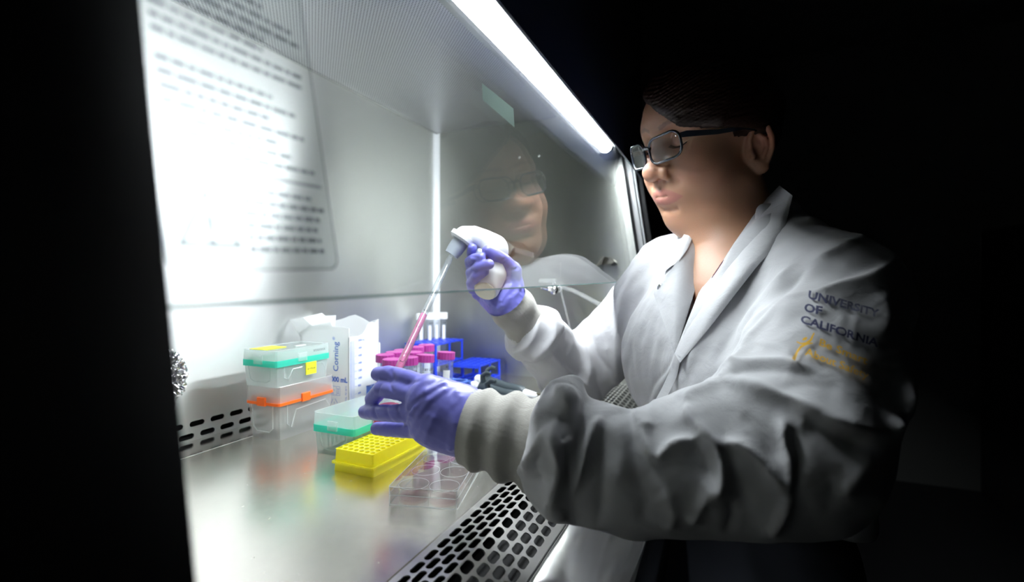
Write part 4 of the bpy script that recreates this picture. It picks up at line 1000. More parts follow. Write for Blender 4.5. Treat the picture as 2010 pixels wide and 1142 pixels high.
b_ = MB().tube(bq, .0030, 8).build('nose_bridge', M['frame_g'], smooth=.8); b_.parent = gl_root
class Half(Prim):
    def __init__(s, c, n, k=.003): s.c = np.array(c); s.n = np.array(n)/np.linalg.norm(n); s.k = k; s.op = -1; s.sp = 'w'; s.bc = s.c; s.br = 2.
    def __call__(s, p): return -((p-s.c)@s.n)
# ------------------------------------------------------------------ lab coat
pc = lambda u, v, D: P(u, v, D)
WL = P(950, 832, .530); EL = P(1545,880,.462); WRr = P(1010, 608, .80); ERt = P(1125, 742, .965)
up3 = np.array([0,0,1.])
C0_ = np.array([.800,-.020,1.08])
coat0 = [Ell(C0_,(.190,.118,.20),k=.05,ax=BAX), Ell(C0_+np.array([0,0,-.24])-BF*.03,(.178,.088,.24),k=.08,ax=BAX),
 Ell(C0_+BL*.075+BF*.070+up3*-.03,(.085,.070,.085),k=.06,ax=BAX), Ell(C0_-BL*.075+BF*.070+up3*-.03,(.085,.070,.085),k=.06,ax=BAX),
 Cap([NB+up3*-.036, SL+up3*-.035+BL*-.01],[.060,.060],k=.05), Cap([NB+up3*-.030, SR+up3*-.008],[.062,.066],k=.05)]
SA = SL+np.array([.012,.010,-.030])
armL = [Cap([SA, (SA+EL)/2+np.array([-.006,-.006,.004]), EL],[.064,.074,.072],k=.03), Cap([EL, P(1400,905,.474), P(1250,930,.487), P(1118,890,.502)],[.072,.070,.059,.056],k=.03)]
armR = [Cap([SR, (SR+ERt)/2+np.array([.0,-.005,.0]), ERt],[.070,.066,.064],k=.03), Cap([ERt, ERt*.5+WRr*.5, P(1046,650,.84)],[.056,.054,.046],k=.025)]
BASE = Field(coat0+armL+armR)
ARML = Field(armL); ARMR = Field(armR); TORS = Field(coat0)
folds = []
def fold(px, r, fld, k=.018, op=1, sink=.05, taper=True):
    """a ridge or valley laid along the cloth"""
    k = k*.8
    pts = []
    for (u, v) in px:
        q = trace(fld, u, v)
        if q is None: continue
        g = grad(fld, q); pts.append(q - g*r*(sink if op > 0 else -sink))
    if len(pts) < 2: return
    n = len(pts); rs = [r*(.45 if (taper and i in (0, n-1)) else 1) for i in range(n)]
    folds.append(Cap(pts, rs, k=k, op=op))
# puffed rings where the sleeves meet the knit cuffs
def ring(c, axis, r, rr, n=18, jit=.12, seed=1, squash=1.):
    axis = np.array(axis)/np.linalg.norm(axis); a = np.cross(axis, [0,0,1.]); a /= np.linalg.norm(a); b = np.cross(axis, a); g = np.random.default_rng(seed)
    j = 1+g.normal(size=n)*jit*.5; pts = [c + (a*math.cos(2*PI*i/n)+b*math.sin(2*PI*i/n)*squash)*r*j[i % n] for i in range(n)]; pts.append(pts[0]); return Cap(pts, rr, k=.014)
axL = P(1085,862,.505)-P(905,830,.53)
for i, (px, D_, r, rr) in enumerate([((1082,868),.508,.048,.014),((1108,876),.503,.056,.012)]): folds.append(ring(P(*px, D_), axL, r, rr, seed=i+3))
axR = P(1060,665,.86)-P(997,592,.80)
folds.append(ring(P(1048,656,.842), axR, .040, .013, seed=8))
# lower coat skirt over the lap and the neck opening
lap = []
coat_prims = coat0+armL+armR+lap+folds
VB = trace(BASE, 1325, 692)                        # foot of the neckline
class Wedge(Prim):                                 # triangular opening cut through the chest along the viewing side of the body
    def __init__(s, a, b, c, k=.004): s.t = [np.array(q, float) for q in (a,b,c)]; s.k = k; s.op = -1; s.sp = 'w'; s.bc = (s.t[0]+s.t[1]+s.t[2])/3; s.br = .32
    def __call__(s, p):
        q = p-s.bc; X = q@BL; Y = q[...,2]; f = q@BF; out = None; t2 = [((t-s.bc)@BL, (t-s.bc)[2]) for t in s.t]
        ar = sum(t2[i][0]*t2[(i+1)%3][1]-t2[(i+1)%3][0]*t2[i][1] for i in range(3)); sg = 1 if ar > 0 else -1
        for i in range(3):
            ax_, ay = t2[i]; bx, by = t2[(i+1)%3]; L_ = math.hypot(bx-ax_, by-ay); d = sg*((by-ay)*(X-ax_)-(bx-ax_)*(Y-ay))/L_
            out = d if out is None else np.maximum(out, d)
        return np.maximum(out, -(f+.055))
NL = NB+BL*.110+up3*.10; NRr = NB-BL*.075+up3*.10
neckcut = [Cap([NB+up3*-.03+BF*.010, NB+up3*.10+BF*.03],[.056,.066],k=.01,op=-1), Wedge(VB+up3*-.004, NL, NRr)]
# stand collar round the back and sides of the neck
def colp(a, dz, rr): return NB+BF*(.012+math.cos(a)*rr*.95)+BL*math.sin(a)*rr+up3*dz
col = [Cap([colp(a, .020+.022*(1-math.cos(a-PI))*0+.034*(1-abs(a-PI)/PI)*1., .070) for a in np.linspace(PI*.42, PI*1.58, 13)], .0075, k=.012),
       Cap([colp(a, .000+.034*(1-abs(a-PI)/PI), .077) for a in np.linspace(PI*.42, PI*1.58, 13)], .012, k=.02)]
wb1 = wob(30, .0050, 11); wb2 = wob(85, .0022, 12)
wave = lambda p: wb1(p)+wb2(p)
COAT = Field(coat0+lap+[Half((.8,0,.872),(0,0,-1),.012)]+armL+armR+folds+neckcut+col, H, wave)  # coat cut off at the waist so the belly reads dark
V, Q = surface(COAT, (.34,-.26,.60), (1.10,.44,1.36), .0028)
# creases and crests of the cloth: each is a line (X, Y on a 2.196x enlargement of the photo's coat), height in mm, widths on its two sides
def Zc(X, Y): return (993+X/2.196, 520+Y/2.196)
CR = [
 ([(105,600),(150,520),(210,520),(250,570),(272,640)], 6, 50, 26),
 ([(232,640),(205,740),(218,860),(200,960),(182,1075)], 9, 40, 22),
 ([(190,690),(130,790),(70,880),(20,945)], 6, 30, 30),
 ([(235,640),(232,720),(262,760)], -9, 30, 40), ([(150,800),(125,870),(160,950)], -7, 25, 30), ([(60,560),(75,680),(20,780)], -6, 30, 30),
 ([(410,655),(350,780),(292,972)], 9, 30, 22), ([(255,760),(262,860),(290,960)], -6, 22, 30),
 ([(424,690),(418,850),(412,1010),(400,1115)], -8, 26, 36), ([(480,650),(500,800),(470,960)], 4, 60, 60),
 ([(590,690),(605,760),(655,832),(720,780),(840,740)], 9, 26, 40), ([(585,700),(598,790),(650,870),(740,860)], -7, 24, 34),
 ([(560,630),(590,690),(640,690)], 5, 30, 26),
 ([(785,610),(800,660),(860,730),(920,810),(942,900),(912,978),(850,930)], 12, 34, 26),
 ([(770,640),(800,740),(860,850),(870,930)], -7, 34, 30),
 ([(780,600),(800,570),(850,545),(920,520)], 7, 40, 30),
 ([(945,762),(1040,790),(1140,880),(1215,972)], 10, 26, 40), ([(960,780),(985,900),(1050,1060)], -10, 30, 46),
 ([(1190,655),(1205,780),(1228,890),(1216,972)], 9, 46, 24), ([(1235,690),(1262,830),(1245,980)], -11, 24, 60),
 ([(1010,640),(1100,720),(1180,860)], -5, 40, 40),
 ([(920,520),(1080,545),(1250,602),(1400,682),(1640,744)], 11, 70, 26), ([(1290,655),(1420,720),(1580,790)], -11, 26, 70),
 ([(1745,470),(1700,610),(1638,740)], 10, 60, 30),
 ([(925,512),(965,465),(1010,440),(1180,428),(1325,458)], 7, 30, 34), ([(960,500),(1060,470),(1200,462),(1330,478)], -6, 22, 34),
 ([(1150,560),(1300,520),(1450,540)], -4, 50, 60), ([(1080,340),(1180,360),(1240,400)], 3, 30, 30),
 ([(1290,15),(1205,120),(1095,245),(1015,340),(985,450)], -11, 24, 26), ([(1330,120),(1180,180),(1080,280),(1015,390),(985,500)], 8, 24, 50),
 ([(1240,0),(1150,110),(1050,230),(1000,330)], 7, 34, 22),
 ([(1665,-20),(1570,55),(1430,100),(1300,150)], 8, 40, 24),
 ([(1560,-130),(1500,-100),(1420,-60),(1330,-20)], 5, 24, 34), ([(1260,-190),(1380,-200),(1450,-170),(1540,-140)], 5, 24, 20),
 ([(1600,120),(1640,220),(1600,330)], 4, 60, 60), ([(1450,180),(1440,260),(1420,340)], 1, 14, 14), ([(1510,200),(1500,290),(1480,370)], .9, 14, 14),
 ([(185,1075),(300,1100),(430,1135)], 5, 30, 20), ([(880,985),(830,1050),(800,1110)], 6, 30, 30), ([(960,1010),(975,1090),(950,1150)], -6, 26, 26),
 ([(1215,985),(1190,1080),(1130,1160)], 7, 34, 30), ([(1380,880),(1420,980),(1380,1060)], -5, 50, 50), ([(1560,820),(1500,920),(1430,1000)], 6, 50, 50),
 ([(560,900),(600,1010),(580,1120)], -4, 40, 40), ([(680,960),(720,1060),(700,1140)], 5, 40, 40),
 ([(1120,40),(1040,190),(950,330),(900,430)], -7, 34, 40), ([(960,40),(900,170),(830,330),(790,470)], 6, 34, 34), ([(1050,-80),(950,60)], -5, 30, 30),
 ([(725,395),(700,450),(640,520),(615,610)], -4, 12, 14), ([(740,400),(705,470),(650,560),(630,640)], 4, 18, 40),
 ([(555,30),(500,160),(478,300),(470,440),(488,600)], 6, 30, 24), ([(520,40),(470,150),(455,300)], -5, 24, 22), ([(620,180),(560,330),(520,500)], -2.5, 50, 50),
 ([(372,300),(400,390),(468,470)], -6, 16, 20), ([(385,460),(405,540),(440,610)], -5, 16, 18), ([(330,300),(360,400),(352,520)], 5, 24, 18), ([(430,330),(440,420),(470,520)], 4, 24, 20),
 ([(212,190),(205,300),(150,380),(90,420)], 6, 24, 20), ([(172,350),(250,440),(330,500),(400,555)], 3, 8, 12), ([(240,250),(285,290),(330,305)], 4, 20, 20),
 ([(0,330),(40,350),(70,290),(130,240)], -6, 16, 18), ([(30,380),(90,350),(130,280),(150,200)], 5, 18, 22), ([(250,330),(265,400),(250,460)], -4, 20, 24), ([(120,430),(160,480),(210,560)], -3, 22, 26),
]
def creases(V, Q):
    nr = np.zeros_like(V); a = V[Q[:,1]]-V[Q[:,0]]; b = V[Q[:,3]]-V[Q[:,0]]; fn_ = np.cross(a, b)
    for i in range(4): np.add.at(nr, Q[:,i], fn_)
    nr /= np.linalg.norm(nr, axis=1)[:,None]+1e-12
    q = V-CAM; D = q@F_; ok = D > .15; u = 1005+FPX*(q@R_)/D; v = 553-FPX*q[:,2]/D
    vd = -q/np.linalg.norm(q, axis=1)[:,None]; face = np.clip((nr*vd).sum(1)*2.2+.15, 0, 1)*ok
    h = np.zeros(len(V))
    for pts, A, wl, wr in CR:
        if A < 0: A = A*.62
        p = np.array([Zc(*x) for x in pts]); wl_, wr_ = wl/2.196, wr/2.196; R0 = 3.5*max(wl_, wr_)
        # smooth the polyline
        t = np.linspace(0, len(p)-1, len(p)*5); i0 = np.clip(t.astype(int), 0, len(p)-2); fr = (t-i0)[:,None]
        pm = np.vstack([2*p[0]-p[1], p, 2*p[-1]-p[-2]]); P0, P1, P2, P3 = pm[i0], pm[i0+1], pm[i0+2], pm[i0+3]
        c = .5*(2*P1+(P2-P0)*fr+(2*P0-5*P1+4*P2-P3)*fr**2+(3*P1-P0-3*P2+P3)*fr**3)
        lo, hi = c.min(0)-R0, c.max(0)+R0; idx = np.where((u > lo[0]) & (u < hi[0]) & (v > lo[1]) & (v < hi[1]) & (face > 0))[0]
        if not len(idx): continue
        pu = np.stack([u[idx], v[idx]], 1); best = np.full(len(idx), 1e9); sd = np.zeros(len(idx)); tt = np.zeros(len(idx))
        for k in range(len(c)-1):
            ab = c[k+1]-c[k]; L2 = ab@ab+1e-9; s_ = np.clip(((pu-c[k])@ab)/L2, 0, 1); dd = pu-c[k]-s_[:,None]*ab; d_ = np.hypot(dd[:,0], dd[:,1])
            m = d_ < best; best[m] = d_[m]; sd[m] = (ab[0]*dd[:,1]-ab[1]*dd[:,0])[m]; tt[m] = ((k+s_)/(len(c)-1))[m]
        w_ = np.where(sd > 0, wr_, wl_)          # right-hand side on the picture = positive
        x = best/w_; prof = np.exp(-(np.sqrt(x*x+.06)-.245)*1.25)
        h[idx] += A*.001*prof*np.clip(np.minimum(tt, 1-tt)*5+.15, 0, 1)**.7
    return V + nr*(h*face)[:,None]
V = creases(V, Q)
def fabric(name, col, knit=False):
    m, nt, out = newmat(name); b = nd(nt, 'ShaderNodeBsdfPrincipled'); nt.links.new(b.outputs[0], out.inputs[0]); I = b.inputs
    I['Base Color'].default_value = (*col, 1); I['Roughness'].default_value = .85; I['Sheen Weight'].default_value = .15; I['Specular IOR Level'].default_value = .25
    tc = nd(nt, 'ShaderNodeTexCoord'); mp = nd(nt, 'ShaderNodeMapping'); nt.links.new(tc.outputs['Object'], mp.inputs[0])
    w1 = nd(nt, 'ShaderNodeTexWave', wave_type='BANDS', bands_direction='X' if not knit else 'Z'); w1.inputs['Scale'].default_value = 42 if not knit else 260; w1.inputs['Distortion'].default_value = .6 if not knit else .3
    nt.links.new(mp.outputs[0], w1.inputs[0]); r = nd(nt, 'ShaderNodeMapRange'); r.inputs[1].default_value = .90 if not knit else 0; r.inputs[3].default_value = 1; r.inputs[4].default_value = 1.0 if not knit else .82; nt.links.new(w1.outputs[1], r.inputs[0])
    mx = nd(nt, 'ShaderNodeMix', data_type='RGBA', blend_type='MULTIPLY'); mx.inputs[0].default_value = 1; mx.inputs[6].default_value = (*col, 1); nt.links.new(r.outputs[0], mx.inputs[7]); nt.links.new(mx.outputs[2], I['Base Color'])
    n = nd(nt, 'ShaderNodeTexNoise'); n.inputs['Scale'].default_value = 900; n.inputs['Detail'].default_value = 2; nt.links.new(tc.outputs['Object'], n.inputs['Vector'])
    n2 = nd(nt, 'ShaderNodeTexNoise'); n2.inputs['Scale'].default_value = 55; n2.inputs['Detail'].default_value = 5; n2.inputs['Distortion'].default_value = .8; nt.links.new(tc.outputs['Object'], n2.inputs['Vector'])
    b1 = nd(nt, 'ShaderNodeBump'); b1.inputs['Strength'].default_value = .25; b1.inputs['Distance'].default_value = .0006; nt.links.new(n.outputs[0], b1.inputs['Height'])
    b2 = nd(nt, 'ShaderNodeBump'); b2.inputs['Strength'].default_value = .35; b2.inputs['Distance'].default_value = .003; nt.links.new(n2.outputs[0], b2.inputs['Height']); nt.links.new(b1.outputs[0], b2.inputs['Normal'])
    nt.links.new(b2.outputs[0], I['Normal']); return m
M['coat'] = fabric('white_polycotton', (.45,.45,.465)); M['knit'] = fabric('knit_cuff', (.36,.35,.32), True)
coat = np_mesh('lab_coat', V, Q, M['coat'], person)
from mathutils.bvhtree import BVHTree
cbvh = BVHTree.FromPolygons([tuple(q) for q in V], [tuple(q) for q in Q])
def hit(u, v, default=None):
    r_ = cbvh.ray_cast(Vector(CAM), Vector(dr(u, v)).normalized())
    return (r_[0], r_[1]) if r_[0] is not None else (default, Vector((0,0,1)))
def sheet(name, grid, off, th, mat, parent=person, edge_lift=None):
    """cloth panel laid on the coat: grid of photo-plane points projected on the cloth, lifted and thickened"""
    n, m = len(grid), len(grid[0]); pts = []; nr = []
    for row in grid:
        for (u, v) in row:
            q, nn = hit(u, v); pts.append(q); nr.append(nn)
    D = np.array([((Vector(q)-Vector(CAM)).dot(Vector(F_)) if q is not None else np.nan) for q in pts]); uv = np.array([x for row in grid for x in row], float)
    U = (uv-uv.mean(0))/uv.std(0); X = np.stack([np.ones(len(U)), U[:,0], U[:,1], U[:,0]**2, U[:,0]*U[:,1], U[:,1]**2], 1); ok = ~np.isnan(D)
    for _ in range(4):
        cf = np.linalg.lstsq(X[ok], D[ok], rcond=None)[0]; res = np.where(np.isnan(D), 9, np.abs(X@cf-np.nan_to_num(D))); ok = ok & (res < max(.006, 2*np.median(res[ok])))
    fit = X@cf; d2 = np.where(np.isnan(D) | (D > fit), fit, np.maximum(D, fit-.020)).reshape(n, m)
    for _ in range(4):
        e = np.pad(d2, 1, mode='edge'); d2 = (e[1:-1,1:-1]*2+e[:-2,1:-1]+e[2:,1:-1]+e[1:-1,:-2]+e[1:-1,2:])/6
    vv = [Vector(P(uv[k][0], uv[k][1], d2.ravel()[k]-off)) for k in range(n*m)]
    N = n*m; back = [p+(p-Vector(CAM)).normalized()*th for p in vv]
    f = [(i*m+j, i*m+j+1, (i+1)*m+j+1, (i+1)*m+j) for i in range(n-1) for j in range(m-1)]
    f2 = [tuple(N+x for x in reversed(q)) for q in f]; rim = [i for i in range(m)]+[i*m+m-1 for i in range(1,n)]+[(n-1)*m+j for j in range(m-2,-1,-1)]+[i*m for i in range(n-2,0,-1)]
    f3 = [(rim[i], N+rim[i], N+rim[(i+1)%len(rim)], rim[(i+1)%len(rim)]) for i in range(len(rim))]
    me = bpy.data.meshes.new(name); me.from_pydata([tuple(p) for p in vv+back], [], f+f2+f3); bm = bmesh.new(); bm.from_mesh(me); bmesh.ops.recalc_face_normals(bm, faces=bm.faces); bm.to_mesh(me); bm.free()
    o = finish(me, name, mat, None, smooth=.9); return parented(o) if parent is person else o
def lerp2(a, b, t): return (a[0]+(b[0]-a[0])*t, a[1]+(b[1]-a[1])*t)
def poly_at(pl, t):
    s_ = t*(len(pl)-1); i = min(int(s_), len(pl)-2); return lerp2(pl[i], pl[i+1], s_-i)
def ruled(a, b, n, m): return [[lerp2(poly_at(a, i/(n-1)), poly_at(b, i/(n-1)), j/(m-1)) for j in range(m)] for i in range(n)]
lapR = ruled([(1364,458),(1345,490),(1318,528),(1281,572),(1300,625),(1323,690)], [(1377,462),(1376,500),(1371,545),(1358,590),(1342,640),(1327,692)], 22, 12)
sheet('right_lapel', lapR, .007, .0020, M['coat'])
lapL = ruled([(1530,364),(1482,412),(1448,463),(1409,516),(1371,575),(1347,636),(1324,694)], [(1556,384),(1535,470),(1488,520),(1445,575),(1395,640),(1335,712)], 22, 10)
sheet('left_lapel', lapL, .006, .0025, M['coat'])
colR = ruled([(1345,456),(1330,480),(1308,512),(1302,534)], [(1362,460),(1350,488),(1330,515),(1318,522)], 12, 5)
sheet('collar_point', colR, .009, .002, M['coat'])
plk = ruled([(1323,692),(1316,725),(1300,760),(1278,800)], [(1336,700),(1330,735),(1314,770),(1290,812)], 12, 5)
sheet('front_placket', plk, .006, .002, M['coat'])
for (u, v) in ((1299,565),(1325,640)) [:1]:
    q = P(u, v, ((Vector(hit(u,v)[0])-Vector(CAM)).dot(Vector(F_))-.009)) if hit(u,v)[0] else P(u,v,.68)
    sn = MB().lathe([(.0064,0),(.0064,.0012),(.0050,.0020),(.0042,.0010),(.0030,.0010),(.0026,.0022),(.0006,.0025)], 20, zframe(q, -dr(u,v)+BF*.3)).build('snap_button', M['chrome'], smooth=.6); parented(sn)
# maroon top under the coat
M['maroon'] = fabric('maroon_knit', (.060,.006,.012))
TOP = Field(body_w[:2]+body_w[4:]+[Cap([NB+BF*.085+up3*.06, NB+BF*.120+up3*-.100],[.075,.050],k=.01,op=-1), Cap([NB+up3*.1,NB+up3*-.03],[.085,.085],k=.01,op=-1), Half(NB+up3*-.03,(0,0,1),.01)], H, lambda p: -.0045)
V2, Q2 = surface(TOP, (.60,-.20,.85), (1.02,.20,1.25), .004); np_mesh('maroon_top', V2, Q2, M['maroon'], person)
# knit cuffs
def cuff(name, path, radii, ribs, squash=1.0, tilt0=None):
    path = [np.array(p) for p in path]; n = 96; m_ = len(path); vv = []; ff = []
    ax = path[-1]-path[0]; ax /= np.linalg.norm(ax); a = np.cross(ax, [0,0,1.]); a /= np.linalg.norm(a); b = np.cross(a, ax)
    for k, p in enumerate(path):
        for i in range(n):
            t = 2*PI*i/n; rr = radii[k]*(1+.012*math.cos(t*ribs)); vv.append(p+(a*math.cos(t)*squash+b*math.sin(t))*rr)
    for k in range(m_-1):
        for i in range(n): j = (i+1)%n; ff.append((k*n+i,k*n+j,(k+1)*n+j,(k+1)*n+i))
    # inner return at the hem
    base = len(vv)
    for i in range(n):
        t = 2*PI*i/n; vv.append(path[0]+ax*.006+(a*math.cos(t)*squash+b*math.sin(t))*(radii[0]-.003))
    for i in range(n): j = (i+1)%n; ff.append((base+i, base+j, j, i))
    me = bpy.data.meshes.new(name); me.from_pydata([tuple(q) for q in vv], [], ff); return parented(finish(me, name, M['knit'], None, smooth=1.4))
n_ = 34; a_, b_ = P(922,837,.533), P(1100,880,.505)
cuff('left_cuff', [a_+(b_-a_)*i/(n_-1) for i in range(n_)], [.0392+.010*i/(n_-1)+.0034*math.sin(i/(n_-1)*6.28*3.2-1.2)*min(1,i/5) for i in range(n_)], 44)
a_, b_ = P(994,588,.797), P(1052,662,.845)
cuff('right_cuff', [a_+(b_-a_)*i/(n_-1) for i in range(n_)], [.0348+.003*i/(n_-1)+.0018*math.sin(i/(n_-1)*6.28*2-1.0)*min(1,i/5) for i in range(n_)], 44)
# ------------------------------------------------------------------ gloved hands
M['glove'] = pbr('violet_nitrile', (.16,.16,.53), .42, bump=.35, bscale=120, cvar=.06, sss=.0, spec=.45)
def wristchain(pts, r, k=.012): return Cap(pts, r, k=k)
gL = []
kn = {'i': (841,757,.530), 'm': (831,776,.524), 'r': (826,800,.523), 'l': (832,838,.533)}
fl = {'i': [(842,760,.532),(798,742,.546),(764,733,.560),(742,734,.570)], 'm': [(832,780,.526),(785,768,.540),(749,763,.556),(731,783,.574)],
      'r': [(826,806,.525),(783,811,.538),(745,810,.556),(717,808,.574)], 'l': [(834,842,.533),(795,843,.548),(762,842,.562),(740,841,.574)]}
rad = {'i': [.0108,.0094,.0090,.0082], 'm': [.0108,.0098,.0094,.0086], 'r': [.0106,.0096,.0090,.0080], 'l': [.0100,.0088,.0082,.0074]}
gL.append(Cap([P(925,835,.535), P(870,822,.535)],[.034,.032],k=.02))
for f_ in 'imrl':
    gL.append(Cap([P(900,810+{'i':-18,'m':-2,'r':16,'l':34}[f_],.536+{'i':.004,'m':-.004,'r':-.004,'l':.004}[f_]), P(*kn[f_])],[.021,.0125],k=.016))
for f_ in 'imrl': gL.append(Cap([P(*q) for q in fl[f_]], rad[f_], k=.004))
gL.append(Cap([P(878,832,.565), P(838,836,.590), P(802,840,.604), P(776,842,.606)],[.022,.0155,.0115,.0098],k=.014))      # thumb on the far side
# glove creases
BG = Field(list(gL))
def gl_fold(lst, fld, px, r, k=.006, op=1, sink=.25):
    pts = []
    for (u, v) in px:
        q = trace(fld, u, v, .4, 1.0)
        if q is not None: pts.append(q-grad(fld, q, .002)*r*(sink if op > 0 else -sink))
    if len(pts) > 1: lst.append(Cap(pts, [r*.4]+[r]*(len(pts)-2)+[r*.4], k=k, op=op))
for px in ([(800,828),(812,800),(835,770),(870,752)],[(806,850),(822,815),(842,785),(872,765)],[(815,862),(828,840),(840,815)],[(834,870),(838,845),(850,820)],[(792,838),(805,812)]): gl_fold(gL, BG, px, .0017, .005)
for px in ([(800,752),(820,748)],[(742,775),(748,755)],[(765,752),(772,770)],[(733,800),(738,818)],[(757,800),(762,817)],[(780,797),(786,818)],[(768,726),(772,742)],[(826,780),(806,800),(796,824)]): gl_fold(gL, BG, px, .0013, .004, -1)
for px in ([(905,780),(900,830),(893,880)],[(897,770),(890,830),(884,882)]): gl_fold(gL, BG, px, .0012, .006)
GLf = Field(gL, None, wob(260,.0005,21))
V, Q = surface(GLf, (.38,.20,.92), (.60,.44,1.13), .0014, 16); np_mesh('left_glove', V, Q, M['glove'], person)
# right hand round the handle of the pipette controller
gR = [Cap([P(1004,603,.800), P(988,580,.800)],[.0265,.0275],k=.02),
 Cap([P(996,588,.800), P(1004,558,.800), P(1003,532,.795)],[.022,.0185,.0160],k=.02),           # heel and thumb root
 Cap([P(985,592,.806), P(960,582,.815), P(940,575,.815)],[.025,.018,.012],k=.020),             # little finger side of the palm
 Cap([P(985,575,.822), P(968,545,.832), P(955,520,.834)],[.025,.022,.018],k=.022),             # palm behind the handle
 Cap([P(1004,532,.790), P(988,511,.772), P(970,499,.758), P(957,491.5,.753)],[.0150,.0112,.0098,.0086],k=.006),   # thumb
 Cap([P(948,518,.835), P(931,508,.808), P(926,498,.782), P(927,487,.768)],[.0105,.0092,.0082,.0074],k=.003),    # index on the trigger
 Cap([P(950,528,.838), P(926,524,.805), P(923,514,.776), P(932,508,.755), P(944,506,.746)],[.0110,.0095,.0090,.0084,.0078],k=.003),
 Cap([P(950,548,.838), P(928,546,.805), P(926,535,.770), P(941,524,.747), P(960,518.5,.739)],[.0112,.0100,.0096,.0090,.0078],k=.003),
 Cap([P(950,572,.832), P(929,566,.800), P(926,555,.774), P(936,542,.752), P(951,533,.745)],[.0105,.0095,.0088,.0080,.0070],k=.003)]
BR = Field(list(gR))
for px in ([(1015,575),(990,600)],[(1020,565),(985,600)],[(1005,560),(985,590)],[(1000,585),(978,606)],[(945,582),(960,597)],[(952,578),(968,597)]): gl_fold(gR, BR, px, .0015, .006)
for px in ([(985,520),(995,512)],[(980,515),(992,507)],[(1002,530),(1015,527)],[(925,503),(938,507)],[(926,530),(938,533)],[(930,515),(925,520)]): gl_fold(gR, BR, px, .0011, .004, -1)
V, Q = surface(Field(gR, None, wob(260,.0005,22)), (.62,.26,1.06), (.90,.50,1.30), .0014, 16); np_mesh('right_glove', V, Q, M['glove'], person)
# ------------------------------------------------------------------ embroidery on the left sleeve
def embroider(name, v, f, o, ux, uy, mat, size=1.0, th=.0030):
    """o: pixel of the text origin; ux, uy: pixel vectors of one text unit (metres on cloth)"""
    out = []
    for q in v:
        u = o[0]+ux[0]*q[0]+uy[0]*q[1]; w_ = o[1]+ux[1]*q[0]+uy[1]*q[1]
        p, nn = hit(u, w_)
        if p is None: p = Vector(P(u, w_, .5)); nn = Vector(-dr(u, w_)).normalized()
        if nn.dot(Vector(dr(u, w_))) > 0: nn = -nn
        out.append(p+nn*th)
    o_ = MB().add(out, f).build(name, mat); return parented(o_)
M['navy_thread'] = pbr('navy_thread', (.008,.012,.07), .6, sheen=.3); M['gold_thread'] = pbr('gold_thread', (.80,.45,.02), .5, sheen=.3)
def emb_text(txt, px0, angle_deg, hpx, wscale, mat, bold=.0, name='embroidery'):
    v, f = text_mesh(txt, 1.0, 'LEFT', bold)
    xs = [q[0] for q in v]; a = math.radians(angle_deg); cap_h = .70
    k = hpx/cap_h; ux = (math.cos(a)*k*wscale, math.sin(a)*k*wscale); uy = (math.sin(a)*k*.55, -math.cos(a)*k)
    return embroider(name, v, f, px0, ux, uy, mat)
emb_text('UNIVERSITY', (1587,589), 16.0, 15.5, 1.16, M['navy_thread'], .036)
emb_text('OF', (1579,614), 12.0, 15.5, 1.20, M['navy_thread'], .036)
emb_text('CALIFORNIA', (1572,637), 17.5, 15.5, 1.20, M['navy_thread'], .036)
emb_text('Be Smart', (1605,681), 22.0, 15.5, 1.20, M['gold_thread'], .022)
emb_text('About Safety', (1579,701), 21.0, 15.5, 1.10, M['gold_thread'], .022)
def stroke(pts, wd, name='emblem'):
    v = []; f = []
    for i, (x, y) in enumerate(pts):
        t0 = pts[max(0,i-1)]; t1 = pts[min(len(pts)-1,i+1)]; dx, dy = t1[0]-t0[0], t1[1]-t0[1]; l_ = math.hypot(dx,dy); w_ = wd[i]/2
        v += [(x-dy/l_*w_, y+dx/l_*w_, 0), (x+dy/l_*w_, y-dx/l_*w_, 0)]
    f = [(2*i,2*i+1,2*i+3,2*i+2) for i in range(len(pts)-1)]
    return embroider(name, v, f, (0,0), (1,0), (0,1), M['gold_thread'])
stroke([(1557,709),(1563,696),(1572,685),(1584,679),(1595,677)], [6.5,6,5,4,2])
stroke([(1563,675),(1572,679),(1582,678),(1591,671),(1598,657)], [2,3,5,4.5,2.5])
stroke([(1575,671),(1580,669),(1584,666)], [3,6,3])
# ------------------------------------------------------------------ what she holds
M['ctrl'] = pbr('white_controller_plastic', (.80,.81,.82), .35, coat=.15); M['ctrlgrey'] = pbr('grey_nose_cone', (.42,.46,.52), .4); M['ctrlcream'] = pbr('cream_end_cap', (.72,.70,.58), .45)
gun = thing('pipette_controller', 'white pistol-grip pipette controller held in the raised right glove', 'pipette controller', tuple(P(965,520,.785)))
GI = Matrix.Translation(-gun.location)
nozc = P(909,468,.782); nozt = P(889,496,.779); nd_ = (nozt-nozc); nd_ /= np.linalg.norm(nd_)
gp = [Cap([P(912,464,.785), P(930,462,.784), P(952,471,.782), P(971,486,.780)],[.0165,.0150,.0160,.0175],k=.01), Cap([P(971,486,.780), P(969,508,.776), P(963,535,.771), P(953,564,.768)],[.0175,.0170,.0190,.0175],k=.012),
      Cap([P(978,498,.785), P(975,538,.780), P(962,566,.776)],[.0125,.0155,.0150],k=.012)]
hdir = P(949,577,.766)-P(963,530,.771)
endc = P(950,573,.766); endn = np.array(hdir)+(-F_*.035)
GUNF = Field(gp+[Half(endc, endn, .003)])
V, Q = surface(GUNF, (.62,.30,1.10), (.88,.50,1.30), .0015, 16)
g_ = np_mesh('grip_body', V, Q, M['ctrl']); g_.parent = gun; g_.matrix_local = GI
en = endn/np.linalg.norm(endn); 
